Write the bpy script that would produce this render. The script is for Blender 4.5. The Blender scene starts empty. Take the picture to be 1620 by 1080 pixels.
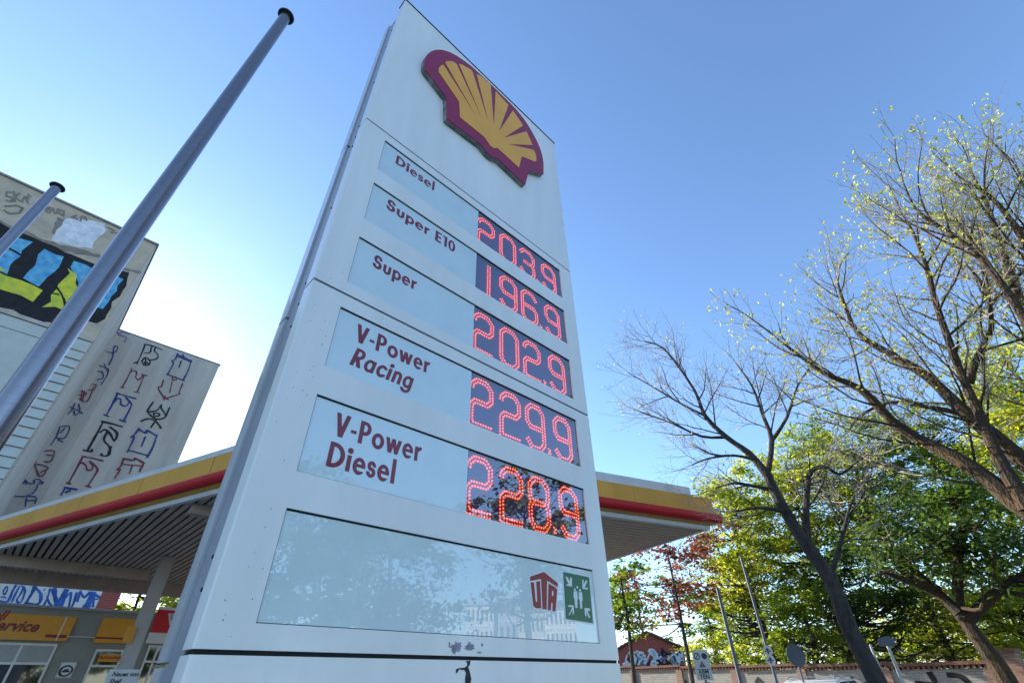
import bpy, bmesh, math, random
import numpy as np
from mathutils import Vector, Matrix
from mathutils.geometry import tessellate_polygon

S = bpy.context.scene
COL = S.collection
R_ = math.radians

# ------------------------------------------------------------------ camera
EYE = np.array([0.0, 0.0, 1.65])
FOC = 734.0                                   # focal length in pixels of a 1620 px wide picture
AX = np.array([[0.71840978, -0.40460469, -0.56584665],
               [-0.69543112, -0.43670872, -0.5706672],
               [-0.01621555, 0.80348027, -0.59511051]])
cam_d = bpy.data.cameras.new('camera')
cam_d.sensor_width = 36.0
cam_d.lens = FOC / 1620.0 * 36.0
cam_d.clip_start = 0.05
cam_d.clip_end = 3000
cam = bpy.data.objects.new('camera', cam_d)
COL.objects.link(cam)
cam.matrix_world = Matrix(((*AX[0], EYE[0]), (*AX[1], EYE[1]), (*AX[2], EYE[2]), (0, 0, 0, 1)))
S.camera = cam

# ------------------------------------------------------------------ sky, sun, exposure
SUN_AZ, SUN_EL = -4.0, 23.0                  # azimuth from +Y towards +X
W = bpy.data.worlds.new('World')
S.world = W
W.use_nodes = True
nt = W.node_tree
nt.nodes.clear()
sky = nt.nodes.new('ShaderNodeTexSky')
sky.sky_type = 'NISHITA'
sky.sun_disc = False
sky.sun_elevation = R_(SUN_EL)
sky.sun_rotation = R_(SUN_AZ)
sky.air_density = 1.0
sky.dust_density = 0.2
sky.ozone_density = 4.0
bg = nt.nodes.new('ShaderNodeBackground')
bg.inputs['Strength'].default_value = 0.15
wo = nt.nodes.new('ShaderNodeOutputWorld')
nt.links.new(sky.outputs[0], bg.inputs[0])
nt.links.new(bg.outputs[0], wo.inputs[0])

sl = bpy.data.lights.new('sun', 'SUN')
sl.energy = 4.8
sl.angle = R_(0.5)
sl.color = (1.0, 0.93, 0.82)
sun = bpy.data.objects.new('sun', sl)
COL.objects.link(sun)
a, e = R_(SUN_AZ), R_(SUN_EL)
sun.rotation_euler = Vector((math.sin(a) * math.cos(e), math.cos(a) * math.cos(e), math.sin(e))).to_track_quat('Z', 'Y').to_euler()
sun.location = (0, 30, 60)

S.view_settings.view_transform = 'Standard'
S.view_settings.look = 'None'
S.view_settings.gamma = 1.0
S.view_settings.exposure = 1.3
S.cycles.max_bounces = 8
S.cycles.transparent_max_bounces = 16

# ------------------------------------------------------------------ helpers
def ray(px, py):
    return AX @ np.array([px - 810.0, 540.0 - py, -FOC])
def onY(px, py, Y):
    d = ray(px, py); return EYE + d * (Y / d[1])
def onX(px, py, X):
    d = ray(px, py); return EYE + d * (X / d[0])
def onZ(px, py, Z):
    d = ray(px, py); return EYE + d * ((Z - EYE[2]) / d[2])
def onR(px, py, r):                            # a point at horizontal distance r from the viewer
    d = ray(px, py); return EYE + d * (r / math.hypot(d[0], d[1]))
def ground_at(px, py, r):
    p = onR(px, py, r); return (p[0], p[1], 0.0)

def tag(o, label=None, cat=None, group=None, kind=None):
    if label: o['label'] = label
    if cat: o['category'] = cat
    if group: o['group'] = group
    if kind: o['kind'] = kind
    return o

def empty(name, loc=(0, 0, 0), label=None, cat=None, group=None):
    o = bpy.data.objects.new(name, None)
    o.empty_display_size = 0.2
    COL.objects.link(o)
    o.location = loc
    return tag(o, label, cat, group)

def link(name, me, mat=None, parent=None):
    o = bpy.data.objects.new(name, me)
    COL.objects.link(o)
    if mat is not None and not me.materials:
        me.materials.append(mat)
    if parent is not None:
        o.parent = parent
        o.matrix_parent_inverse = Matrix.Translation(parent_world(parent)).inverted()
    return o

def parent_world(p):
    return Vector(p.location) if p is not None and p.type == 'EMPTY' else Vector((0, 0, 0))

class MB:
    """collects shapes; build() links them as one mesh object (world coordinates)"""
    def __init__(s):
        s.v = []; s.f = []
    def quad(s, *p):
        n = len(s.v); s.v += [tuple(q) for q in p]; s.f.append(tuple(range(n, n + len(p)))); return s
    def box(s, x0, y0, z0, x1, y1, z1):
        n = len(s.v)
        s.v += [(x0, y0, z0), (x1, y0, z0), (x1, y1, z0), (x0, y1, z0), (x0, y0, z1), (x1, y0, z1), (x1, y1, z1), (x0, y1, z1)]
        for f in ((3, 2, 1, 0), (4, 5, 6, 7), (0, 1, 5, 4), (1, 2, 6, 5), (2, 3, 7, 6), (3, 0, 4, 7)):
            s.f.append(tuple(n + i for i in f))
        return s
    def loft(s, rings, cap=True):
        n = len(s.v); m = len(rings[0])
        for r in rings: s.v += [tuple(p) for p in r]
        for k in range(len(rings) - 1):
            for i in range(m):
                j = (i + 1) % m
                s.f.append((n + k * m + i, n + k * m + j, n + (k + 1) * m + j, n + (k + 1) * m + i))
        if cap:
            s.f.append(tuple(n + i for i in reversed(range(m))))
            s.f.append(tuple(n + (len(rings) - 1) * m + i for i in range(m)))
        return s
    def tube(s, pts, rad, n=8, cap=True):
        rings = []
        pts = [np.asarray(p, float) for p in pts]
        ref = None
        for i, p in enumerate(pts):
            t = pts[min(i + 1, len(pts) - 1)] - pts[max(i - 1, 0)]
            t = t / (np.linalg.norm(t) + 1e-9)
            if ref is None:
                ref = np.array([1.0, 0, 0]) if abs(t[0]) < 0.8 else np.array([0, 1.0, 0])
            u = ref - t * (ref @ t); u /= np.linalg.norm(u) + 1e-9
            ref = u
            w = np.cross(t, u)
            r = rad[i] if hasattr(rad, '__len__') else rad
            rings.append([p + r * (math.cos(2 * math.pi * k / n) * u + math.sin(2 * math.pi * k / n) * w) for k in range(n)])
        return s.loft(rings, cap)
    def prism(s, poly, d):
        """closed polygon of 3-D points extruded by vector d (front = poly)"""
        poly = [Vector(p) for p in poly]; d = Vector(d)
        n = len(s.v); m = len(poly)
        s.v += [tuple(p) for p in poly] + [tuple(p + d) for p in poly]
        for t in tessellate_polygon([poly]):
            s.f.append((n + t[0], n + t[1], n + t[2]))
            s.f.append((n + m + t[2], n + m + t[1], n + m + t[0]))
        for i in range(m):
            j = (i + 1) % m
            s.f.append((n + j, n + i, n + m + i, n + m + j))
        return s
    def sheet(s, poly):
        poly = [Vector(p) for p in poly]; n = len(s.v)
        s.v += [tuple(p) for p in poly]
        for t in tessellate_polygon([poly]):
            s.f.append((n + t[0], n + t[1], n + t[2]))
        return s
    def build(s, name, mat, parent=None, smooth=False, fix=True, weld=False, bevel=0):
        me = bpy.data.meshes.new(name)
        me.from_pydata(s.v, [], s.f)
        if fix or weld or bevel:
            b = bmesh.new(); b.from_mesh(me)
            if weld: bmesh.ops.remove_doubles(b, verts=b.verts, dist=1e-5)
            if fix: bmesh.ops.recalc_face_normals(b, faces=b.faces)
            if bevel: bmesh.ops.bevel(b, geom=b.edges[:], offset=bevel, segments=2, affect='EDGES', clamp_overlap=True)
            b.to_mesh(me); b.free()
        if smooth:
            me.polygons.foreach_set('use_smooth', [True] * len(me.polygons))
            try: me.set_sharp_from_angle(angle=R_(35))
            except Exception: pass
        me.update()
        return link(name, me, mat, parent)

def fast_mesh(name, verts, k, mat, parent=None):
    """k-gons from a flat vertex array"""
    verts = np.asarray(verts, np.float32).reshape(-1, 3)
    n = len(verts) // k
    me = bpy.data.meshes.new(name)
    me.vertices.add(len(verts)); me.vertices.foreach_set('co', verts.ravel())
    me.loops.add(n * k); me.loops.foreach_set('vertex_index', np.arange(n * k, dtype=np.int32))
    me.polygons.add(n)
    me.polygons.foreach_set('loop_start', np.arange(0, n * k, k, dtype=np.int32))
    me.update(calc_edges=True)
    return link(name, me, mat, parent)

def box(name, mat, parent, *c, bevel=0):
    return MB().box(*c).build(name, mat, parent, bevel=bevel)

# ------------------------------------------------------------------ materials
def mat(name, col, rough=0.6, metal=0.0, var=0.12, scale=3.0, bump=0.0, bscale=40.0, col2=None, spec=0.5, streak=0.0, coat=0.0, detail=6.0, coat_ior=1.5):
    m = bpy.data.materials.new(name); m.use_nodes = True
    t = m.node_tree; b = t.nodes['Principled BSDF']
    b.inputs['Roughness'].default_value = rough
    b.inputs['Metallic'].default_value = metal
    b.inputs['Specular IOR Level'].default_value = spec
    b.inputs['Coat Weight'].default_value = coat
    b.inputs['Coat Roughness'].default_value = 0.004
    b.inputs['Coat IOR'].default_value = coat_ior
    g = t.nodes.new('ShaderNodeNewGeometry')
    mp = t.nodes.new('ShaderNodeMapping')
    t.links.new(g.outputs['Position'], mp.inputs[0])
    if streak: mp.inputs['Scale'].default_value = (1, 1, streak)
    nz = t.nodes.new('ShaderNodeTexNoise')
    nz.inputs['Scale'].default_value = scale; nz.inputs['Detail'].default_value = detail
    nz.inputs['Roughness'].default_value = 0.62
    t.links.new(mp.outputs[0], nz.inputs['Vector'])
    cr = t.nodes.new('ShaderNodeValToRGB')
    cr.color_ramp.elements[0].position = 0.33; cr.color_ramp.elements[1].position = 0.68
    c2 = col2 if col2 else tuple(c * (1 - 2 * var) for c in col)
    cr.color_ramp.elements[0].color = (*c2, 1)
    cr.color_ramp.elements[1].color = (*(col if col2 else tuple(min(1, c * (1 + var * .5)) for c in col)), 1)
    t.links.new(nz.outputs[0], cr.inputs[0])
    t.links.new(cr.outputs[0], b.inputs['Base Color'])
    if bump:
        n2 = t.nodes.new('ShaderNodeTexNoise'); n2.inputs['Scale'].default_value = bscale; n2.inputs['Detail'].default_value = 5
        t.links.new(mp.outputs[0], n2.inputs['Vector'])
        bp = t.nodes.new('ShaderNodeBump'); bp.inputs['Strength'].default_value = bump; bp.inputs['Distance'].default_value = 0.06 if bump > .8 else 0.02
        t.links.new(n2.outputs[0], bp.inputs['Height']); t.links.new(bp.outputs[0], b.inputs['Normal'])
    return m

def leaf_mat(name, c1, c2, trans=0.45):
    m = bpy.data.materials.new(name); m.use_nodes = True
    t = m.node_tree; t.nodes.clear()
    g = t.nodes.new('ShaderNodeNewGeometry')
    nz = t.nodes.new('ShaderNodeTexNoise'); nz.inputs['Scale'].default_value = 0.6; nz.inputs['Detail'].default_value = 9
    t.links.new(g.outputs['Position'], nz.inputs['Vector'])
    cr = t.nodes.new('ShaderNodeValToRGB')
    cr.color_ramp.elements[0].position = 0.39; cr.color_ramp.elements[1].position = 0.61
    cr.color_ramp.elements[0].color = (*c1, 1); cr.color_ramp.elements[1].color = (*c2, 1)
    t.links.new(nz.outputs[0], cr.inputs[0])
    d = t.nodes.new('ShaderNodeBsdfPrincipled'); d.inputs['Roughness'].default_value = 0.45
    tr = t.nodes.new('ShaderNodeBsdfTranslucent')
    hs = t.nodes.new('ShaderNodeHueSaturation'); hs.inputs['Value'].default_value = 2.9; hs.inputs['Saturation'].default_value = 1.1
    t.links.new(cr.outputs[0], d.inputs['Base Color']); t.links.new(cr.outputs[0], hs.inputs['Color']); t.links.new(hs.outputs[0], tr.inputs['Color'])
    mx = t.nodes.new('ShaderNodeMixShader'); mx.inputs[0].default_value = trans
    t.links.new(d.outputs[0], mx.inputs[1]); t.links.new(tr.outputs[0], mx.inputs[2])
    o = t.nodes.new('ShaderNodeOutputMaterial'); t.links.new(mx.outputs[0], o.inputs[0])
    return m

def brick_mat(name, c1, c2, mortar, scale=1.0, axis='xz', bw=0.25, rh=0.077):
    m = bpy.data.materials.new(name); m.use_nodes = True
    t = m.node_tree; b = t.nodes['Principled BSDF']; b.inputs['Roughness'].default_value = 0.85
    g = t.nodes.new('ShaderNodeNewGeometry'); sp = t.nodes.new('ShaderNodeSeparateXYZ'); cb = t.nodes.new('ShaderNodeCombineXYZ')
    t.links.new(g.outputs['Position'], sp.inputs[0])
    t.links.new(sp.outputs[0 if axis[0] == 'x' else 1], cb.inputs[0]); t.links.new(sp.outputs[2], cb.inputs[1])
    br = t.nodes.new('ShaderNodeTexBrick'); br.inputs['Scale'].default_value = scale
    br.inputs['Brick Width'].default_value = bw; br.inputs['Row Height'].default_value = rh; br.inputs['Mortar Size'].default_value = 0.008
    br.inputs['Color1'].default_value = (*c1, 1); br.inputs['Color2'].default_value = (*c2, 1); br.inputs['Mortar'].default_value = (*mortar, 1)
    t.links.new(cb.outputs[0], br.inputs['Vector']); t.links.new(br.outputs[0], b.inputs['Base Color'])
    bp = t.nodes.new('ShaderNodeBump'); bp.inputs['Strength'].default_value = 0.4; bp.inputs['Distance'].default_value = 0.01; bp.invert = True
    t.links.new(br.outputs['Fac'], bp.inputs['Height']); t.links.new(bp.outputs[0], b.inputs['Normal'])
    return m

def glass_mat(name, tint, refl=0.12, rough=0.0, ior=1.5):
    m = bpy.data.materials.new(name); m.use_nodes = True
    t = m.node_tree; t.nodes.clear()
    tr = t.nodes.new('ShaderNodeBsdfTransparent'); tr.inputs[0].default_value = (*tint, 1)
    gl = t.nodes.new('ShaderNodeBsdfGlossy'); gl.inputs['Roughness'].default_value = rough
    fr = t.nodes.new('ShaderNodeFresnel'); fr.inputs[0].default_value = ior
    ad = t.nodes.new('ShaderNodeMath'); ad.operation = 'ADD'; ad.inputs[1].default_value = refl; ad.use_clamp = True
    t.links.new(fr.outputs[0], ad.inputs[0])
    mx = t.nodes.new('ShaderNodeMixShader'); t.links.new(ad.outputs[0], mx.inputs[0])
    t.links.new(tr.outputs[0], mx.inputs[1]); t.links.new(gl.outputs[0], mx.inputs[2])
    o = t.nodes.new('ShaderNodeOutputMaterial'); t.links.new(mx.outputs[0], o.inputs[0])
    return m

def emit_mat(name, col, st):
    m = bpy.data.materials.new(name); m.use_nodes = True
    b = m.node_tree.nodes['Principled BSDF']
    b.inputs['Base Color'].default_value = (0.3, 0.02, 0.02, 1)
    b.inputs['Emission Color'].default_value = (*col, 1)
    t = m.node_tree; g = t.nodes.new('ShaderNodeNewGeometry'); wn_ = t.nodes.new('ShaderNodeTexNoise'); wn_.inputs['Scale'].default_value = 55
    mr = t.nodes.new('ShaderNodeMapRange'); mr.inputs['From Min'].default_value = .3; mr.inputs['From Max'].default_value = .7
    mr.inputs['To Min'].default_value = st * .65; mr.inputs['To Max'].default_value = st * 1.3
    t.links.new(g.outputs['Position'], wn_.inputs['Vector']); t.links.new(wn_.outputs[0], mr.inputs['Value']); t.links.new(mr.outputs[0], b.inputs['Emission Strength'])
    return m

M = {}
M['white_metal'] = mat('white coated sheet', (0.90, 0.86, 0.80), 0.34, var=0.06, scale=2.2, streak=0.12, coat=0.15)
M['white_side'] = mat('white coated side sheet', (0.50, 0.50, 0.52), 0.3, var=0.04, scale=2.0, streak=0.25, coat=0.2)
M['seam'] = mat('black rubber seam', (0.012, 0.012, 0.013), 0.8, var=0.2)
M['galv'] = mat('galvanised frame', (0.36, 0.36, 0.39), 0.45, 0.2, var=0.08, scale=6)
M['pane'] = mat('acrylic sign pane', (0.70, 0.79, 0.77), 0.3, var=0.03, scale=5, spec=0.5, coat=1.0, coat_ior=1.75)
M['maroon'] = mat('maroon vinyl', (0.25, 0.009, 0.022), 0.3, var=0.06, coat=0.4)
M['logo_red'] = mat('crimson acrylic', (0.33, 0.010, 0.058), 0.4, var=0.04, spec=0.3, coat=0.08)
M['logo_yellow'] = mat('yellow acrylic', (0.98, 0.42, 0.045), 0.4, var=0.04, spec=0.3, coat=0.08)
M['logo_side'] = mat('logo return sheet', (0.30, 0.29, 0.28), 0.55, var=0.35, scale=9)
M['board'] = mat('led board', (0.075, 0.032, 0.27), 0.5, var=0.1)  # violet of the reflected sky is mixed into the board colour
M['led_off'] = mat('unlit led', (0.05, 0.03, 0.07), 0.3, var=0.1)
M['led'] = emit_mat('lit led', (1.0, 0.16, 0.085), 1.05)
M['led_halo'] = emit_mat('painted led glare halo', (1.0, 0.02, 0.035), 0.13)  # dim red glow added round each dot to imitate a glare halo
M['led_glass'] = glass_mat('display glass', (0.92, 0.90, 0.95), 0.24, 0.0, 1.5)
M['sticker_white'] = mat('white sticker', (0.78, 0.78, 0.76), 0.4, var=0.03)
M['sticker_red'] = mat('red sticker', (0.33, 0.02, 0.02), 0.4, var=0.05)
M['sticker_green'] = mat('green safety sign', (0.012, 0.14, 0.055), 0.35, var=0.05)
M['sticker_black'] = mat('torn black sticker', (0.02, 0.02, 0.022), 0.6, var=0.3, scale=30)
M['residue'] = mat('sticker residue', (0.36, 0.33, 0.37), 0.8, var=0.25, scale=40)
M['alu'] = mat('brushed aluminium pole', (0.31, 0.275, 0.275), 0.2, 0.9, var=0.06, scale=12, streak=6, bump=0.04, bscale=90)
M['pole_cap'] = mat('dark pole cap', (0.015, 0.014, 0.016), 0.5, var=0.2)
M['y_fascia'] = mat('yellow fascia sheet', (0.74, 0.36, 0.06), 0.5, spec=0.25, var=0.09, scale=1.5, streak=0.2)
M['r_fascia'] = mat('red bullnose', (0.52, 0.012, 0.016), 0.45, spec=0.3, var=0.08, scale=2)
M['w_fascia'] = mat('white canopy capping', (0.60, 0.60, 0.60), 0.45, var=0.06, scale=2, streak=0.3)
M['soffit'] = mat('soffit slat', (0.44, 0.36, 0.29), 0.6, var=0.07, scale=3)
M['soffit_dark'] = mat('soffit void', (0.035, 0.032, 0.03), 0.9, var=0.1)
M['beam'] = mat('painted beam', (0.42, 0.33, 0.26), 0.55, var=0.08)
M['column'] = mat('painted column', (0.40, 0.36, 0.33), 0.5, var=0.05)
M['render_wall'] = mat('grey render', (0.25, 0.24, 0.205), 0.85, var=0.07, scale=2, bump=0.15, bscale=60)
M['orange_sign'] = mat('orange sign panel', (0.62, 0.25, 0.012), 0.4, var=0.04)
M['dark_red'] = mat('dark red print', (0.20, 0.006, 0.01), 0.4, var=0.05)
M['bright_red'] = mat('red advert panel', (0.50, 0.005, 0.012), 0.35, var=0.04)
M['frame_white'] = mat('white window frame', (0.62, 0.60, 0.56), 0.4, var=0.05)
M['window'] = mat('dark window glass', (0.015, 0.017, 0.018), 0.04, var=0.2, spec=1.0, coat=0.5)
M['grey_glass'] = mat('grey opaque glazing', (0.33, 0.32, 0.31), 0.2, var=0.06)
M['concrete_wall'] = mat('weathered concrete', (0.48, 0.40, 0.31), 0.9, var=0.12, scale=1.3, bump=0.25, bscale=25)
M['cream_render'] = mat('cream render', (0.47, 0.42, 0.365), 0.88, var=0.11, scale=1.1, bump=0.2, bscale=30, streak=0.15)
M['siding'] = mat('pale siding', (0.44, 0.46, 0.43), 0.6, var=0.05, scale=2)
M['white_patch'] = mat('white paint patch', (0.70, 0.71, 0.76), 0.85, var=0.14, scale=4)
M['mural_black'] = mat('black wall paint', (0.010, 0.010, 0.012), 0.8, var=0.4, scale=3)
M['mural_blue'] = mat('blue wall paint', (0.045, 0.22, 0.50), 0.8, scale=3.5, col2=(0.14, 0.45, 0.60))
M['mural_yellow'] = mat('yellow wall paint', (0.72, 0.62, 0.03), 0.8, scale=3.0, col2=(0.32, 0.42, 0.06))
M['tag_blue'] = mat('blue spray', (0.022, 0.040, 0.19), 0.8, var=0.15)
M['tag_black'] = mat('black spray', (0.015, 0.015, 0.017), 0.8, var=0.2)
M['tag_red'] = mat('maroon spray', (0.18, 0.03, 0.055), 0.8, var=0.15)
M['tag_violet'] = mat('violet spray', (0.22, 0.16, 0.34), 0.8, var=0.15)
M['mural_letter'] = mat('bright blue spray', (0.05, 0.14, 0.48), 0.8, var=0.3, scale=2)
M['tag_grey'] = mat('grey spray', (0.25, 0.21, 0.18), 0.85, var=0.2)
M['rib_line'] = mat('ribbed panel shadow strip', (0.46, 0.42, 0.40), 0.9, var=0.1)
M['brick_red'] = brick_mat('red brick', (0.38, 0.05, 0.03), (0.28, 0.035, 0.025), (0.40, 0.22, 0.18))
M['brick_pillar'] = brick_mat('pillar brick', (0.30, 0.16, 0.10), (0.22, 0.12, 0.08), (0.25, 0.22, 0.2), axis='yz')
M['brick_white'] = brick_mat('whitewashed brick', (0.36, 0.33, 0.28), (0.28, 0.26, 0.23), (0.2, 0.19, 0.17), axis='yz')
M['coping'] = mat('brown brick coping', (0.20, 0.10, 0.07), 0.9, var=0.2, scale=8, bump=0.3)
M['roof_tile'] = mat('brown roof tiles', (0.14, 0.07, 0.05), 0.85, var=0.2, scale=8)
M['bark'] = mat('grey brown bark', (0.062, 0.050, 0.042), 0.95, var=0.3, scale=9, bump=0.9, bscale=28, streak=0.35)
M['bark_moss'] = mat('bark with ochre lichen', (0.034, 0.026, 0.020), 0.95, scale=5, col2=(0.075, 0.042, 0.014), bump=0.9, bscale=28, streak=0.4)
M['twig'] = mat('twig bark in sunlit tone', (0.42, 0.35, 0.27), 0.85, var=0.2, scale=6)  # pale warm look of sunlight put into the twig colour
M['bud'] = leaf_mat('young leaves', (0.22, 0.22, 0.04), (0.30, 0.30, 0.07), 0.4)
M['leaf_a'] = leaf_mat('maple leaves', (0.045, 0.078, 0.012), (0.12, 0.15, 0.02), 0.5)
M['leaf_b'] = leaf_mat('light green leaves', (0.10, 0.13, 0.018), (0.27, 0.27, 0.042), 0.54)
M['leaf_c'] = leaf_mat('dark green leaves', (0.024, 0.045, 0.010), (0.06, 0.092, 0.015), 0.45)
M['leaf_red'] = leaf_mat('copper leaves', (0.11, 0.035, 0.022), (0.17, 0.06, 0.03), 0.35)
M['asphalt'] = mat('asphalt', (0.055, 0.054, 0.053), 0.9, var=0.15, scale=2, bump=0.4, bscale=160)
M['paving'] = mat('concrete paving', (0.36, 0.33, 0.29), 0.85, var=0.1, scale=1, bump=0.2, bscale=80)
M['kerb'] = mat('granite kerb', (0.30, 0.29, 0.28), 0.8, var=0.15, scale=9)
M['earth'] = mat('dry grass ground', (0.09, 0.10, 0.045), 0.95, var=0.3, scale=0.4, bump=0.4)
M['road_paint'] = mat('road paint', (0.75, 0.75, 0.73), 0.7, var=0.1)
M['post'] = mat('grey steel post', (0.10, 0.115, 0.14), 0.5, 0.3, var=0.08)
M['post_white'] = mat('white steel post', (0.45, 0.45, 0.44), 0.5, var=0.08)
M['sign_back'] = mat('sign back', (0.06, 0.075, 0.09), 0.55, var=0.1)
M['sign_white'] = mat('sign face', (0.55, 0.55, 0.54), 0.4, var=0.04)
M['print_black'] = mat('black print', (0.02, 0.02, 0.02), 0.5, var=0.1)
M['car_white'] = mat('white car paint', (0.78, 0.78, 0.78), 0.25, var=0.02, coat=0.6)
M['tyre'] = mat('tyre', (0.02, 0.02, 0.02), 0.85, var=0.15)
M['rim'] = mat('alloy rim', (0.5, 0.5, 0.52), 0.3, 0.8, var=0.05)
M['lamp_red'] = mat('tail lamp', (0.35, 0.01, 0.01), 0.15, var=0.05)
M['iron'] = mat('black iron', (0.02, 0.02, 0.02), 0.6, var=0.2)
M['facade_white'] = mat('white facade', (0.74, 0.72, 0.67), 0.8, var=0.04)
M['facade_cream'] = mat('cream facade', (0.66, 0.58, 0.45), 0.8, var=0.05)
M['facade_grey'] = mat('lilac grey facade', (0.42, 0.40, 0.46), 0.8, var=0.05)

def ribbon(mb, pts, w0, nrm, lift):
    """stroke of constant width on a plane with normal nrm; mitred; lift off the surface"""
    nrm = np.asarray(nrm, float)
    P = [np.asarray(p, float) for p in pts]
    n = len(P)
    L, Rr = [], []
    ph = 7.3 * float(P[0][0] + P[0][2])
    for i in range(n):
        w = w0 * (1 + .22 * math.sin(.55 * i + ph) + .10 * math.sin(1.9 * i + 2 * ph))
        d0 = P[i] - P[max(i - 1, 0)]; d1 = P[min(i + 1, n - 1)] - P[i]
        d0 = d0 / np.linalg.norm(d0) if np.linalg.norm(d0) > 1e-9 else None
        d1 = d1 / np.linalg.norm(d1) if np.linalg.norm(d1) > 1e-9 else None
        if d0 is None: d0 = d1
        if d1 is None: d1 = d0
        t = d0 + d1
        if np.linalg.norm(t) < 0.3: t = d0
        t /= np.linalg.norm(t)
        s = np.cross(nrm, t)
        k = 1.0 / max(0.55, float(t @ d0))
        q = P[i] + nrm * (lift + 0.00012 * i)
        e_ = t * (w * .25 if i == n - 1 else (-w * .25 if i == 0 else 0))
        L.append(q + s * w * .5 * k + e_); Rr.append(q - s * w * .5 * k + e_)
    b = len(mb.v)
    for i in range(n): mb.v += [tuple(L[i]), tuple(Rr[i])]
    for i in range(n - 1):
        mb.f.append((b + 2 * i, b + 2 * i + 1, b + 2 * i + 3, b + 2 * i + 2))

def smooth_path(pts, k=5):
    """Catmull-Rom through 2-D/3-D points"""
    P = [np.asarray(p, float) for p in pts]
    if len(P) < 3: return P
    out = []
    for i in range(len(P) - 1):
        p0 = P[max(i - 1, 0)]; p1 = P[i]; p2 = P[i + 1]; p3 = P[min(i + 2, len(P) - 1)]
        for j in range(k):
            t = j / k
            out.append(0.5 * ((2 * p1) + (p2 - p0) * t + (2 * p0 - 5 * p1 + 4 * p2 - p3) * t * t + (3 * p1 - p0 - 3 * p2 + p3) * t ** 3))
    out.append(P[-1])
    return out

def text_obj(name, body, size, loc, rot, mt, parent, bold=0.0, shear=0.0, align='LEFT', xs=1.0):
    cu = bpy.data.curves.new(name, 'FONT')
    cu.body = body; cu.size = size; cu.offset = bold; cu.shear = shear; cu.align_x = align
    cu.resolution_u = 3
    cu.materials.append(mt)
    tmp = bpy.data.objects.new(name, cu)
    COL.objects.link(tmp)
    me = bpy.data.meshes.new_from_object(tmp.evaluated_get(bpy.context.evaluated_depsgraph_get()))
    bpy.data.objects.remove(tmp)
    me.transform(Matrix.Translation(loc) @ Matrix.Rotation(rot[2], 4, 'Z') @ Matrix.Rotation(rot[0], 4, 'X') @ Matrix.Diagonal((xs, 1, 1, 1)))
    return link(name, me, mt, parent)

# ------------------------------------------------------------------ ground and roads
g = MB().quad((-500, -500, 0), (500, -500, 0), (500, 500, 0), (-500, 500, 0)).build('ground', M['earth'])
tag(g, kind='structure')
g = MB().quad((-14, -30, .12), (13.1, -30, .12), (13.1, 24, .12), (-14, 24, .12)).build('forecourt_pavement', M['paving'], fix=False)
tag(g, kind='structure')
g = MB().quad((13.25, -90, .004), (21.6, -90, .004), (21.6, 160, .004), (13.25, 160, .004)).build('road', M['asphalt'])
tag(g, kind='structure')
g = MB()
g.box(13.1, -90, -.1, 13.25, 160, .125)
g.box(21.6, -90, -.1, 21.75, 160, .125)
tag(g.build('kerb', M['kerb']), kind='structure')
g = MB().quad((21.75, -90, .12), (25.5, -90, .12), (25.5, 160, .12), (21.75, 160, .12)).build('far_pavement', M['paving'])
tag(g, kind='structure')
g = MB()
for k in range(24):
    g.quad((17.3, -30 + k * 6, .008), (17.42, -30 + k * 6, .008), (17.42, -27 + k * 6, .008), (17.3, -27 + k * 6, .008))
tag(g.build('road_marking', M['road_paint']), kind='structure')

# ------------------------------------------------------------------ price pylon
PX0, PX1, PY = 0.454, 2.565, 1.80             # left, right, front plane
ZS0, ZS2, ZS1, ZT = 1.744, 3.236, 4.722, 6.885
PA0, PA1, PLED = 0.612, 2.408, 1.455
ROWS = [(4.300, 4.636), (3.814, 4.160), (3.315, 3.662), (2.804, 3.150), (2.322, 2.660)]
WIDE = (1.823, 2.184)
pyl = empty('price_pylon', (1.5, 2.0, 0.12), 'tall white fuel price pylon with shell emblem and red LED prices', 'price sign')

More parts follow.
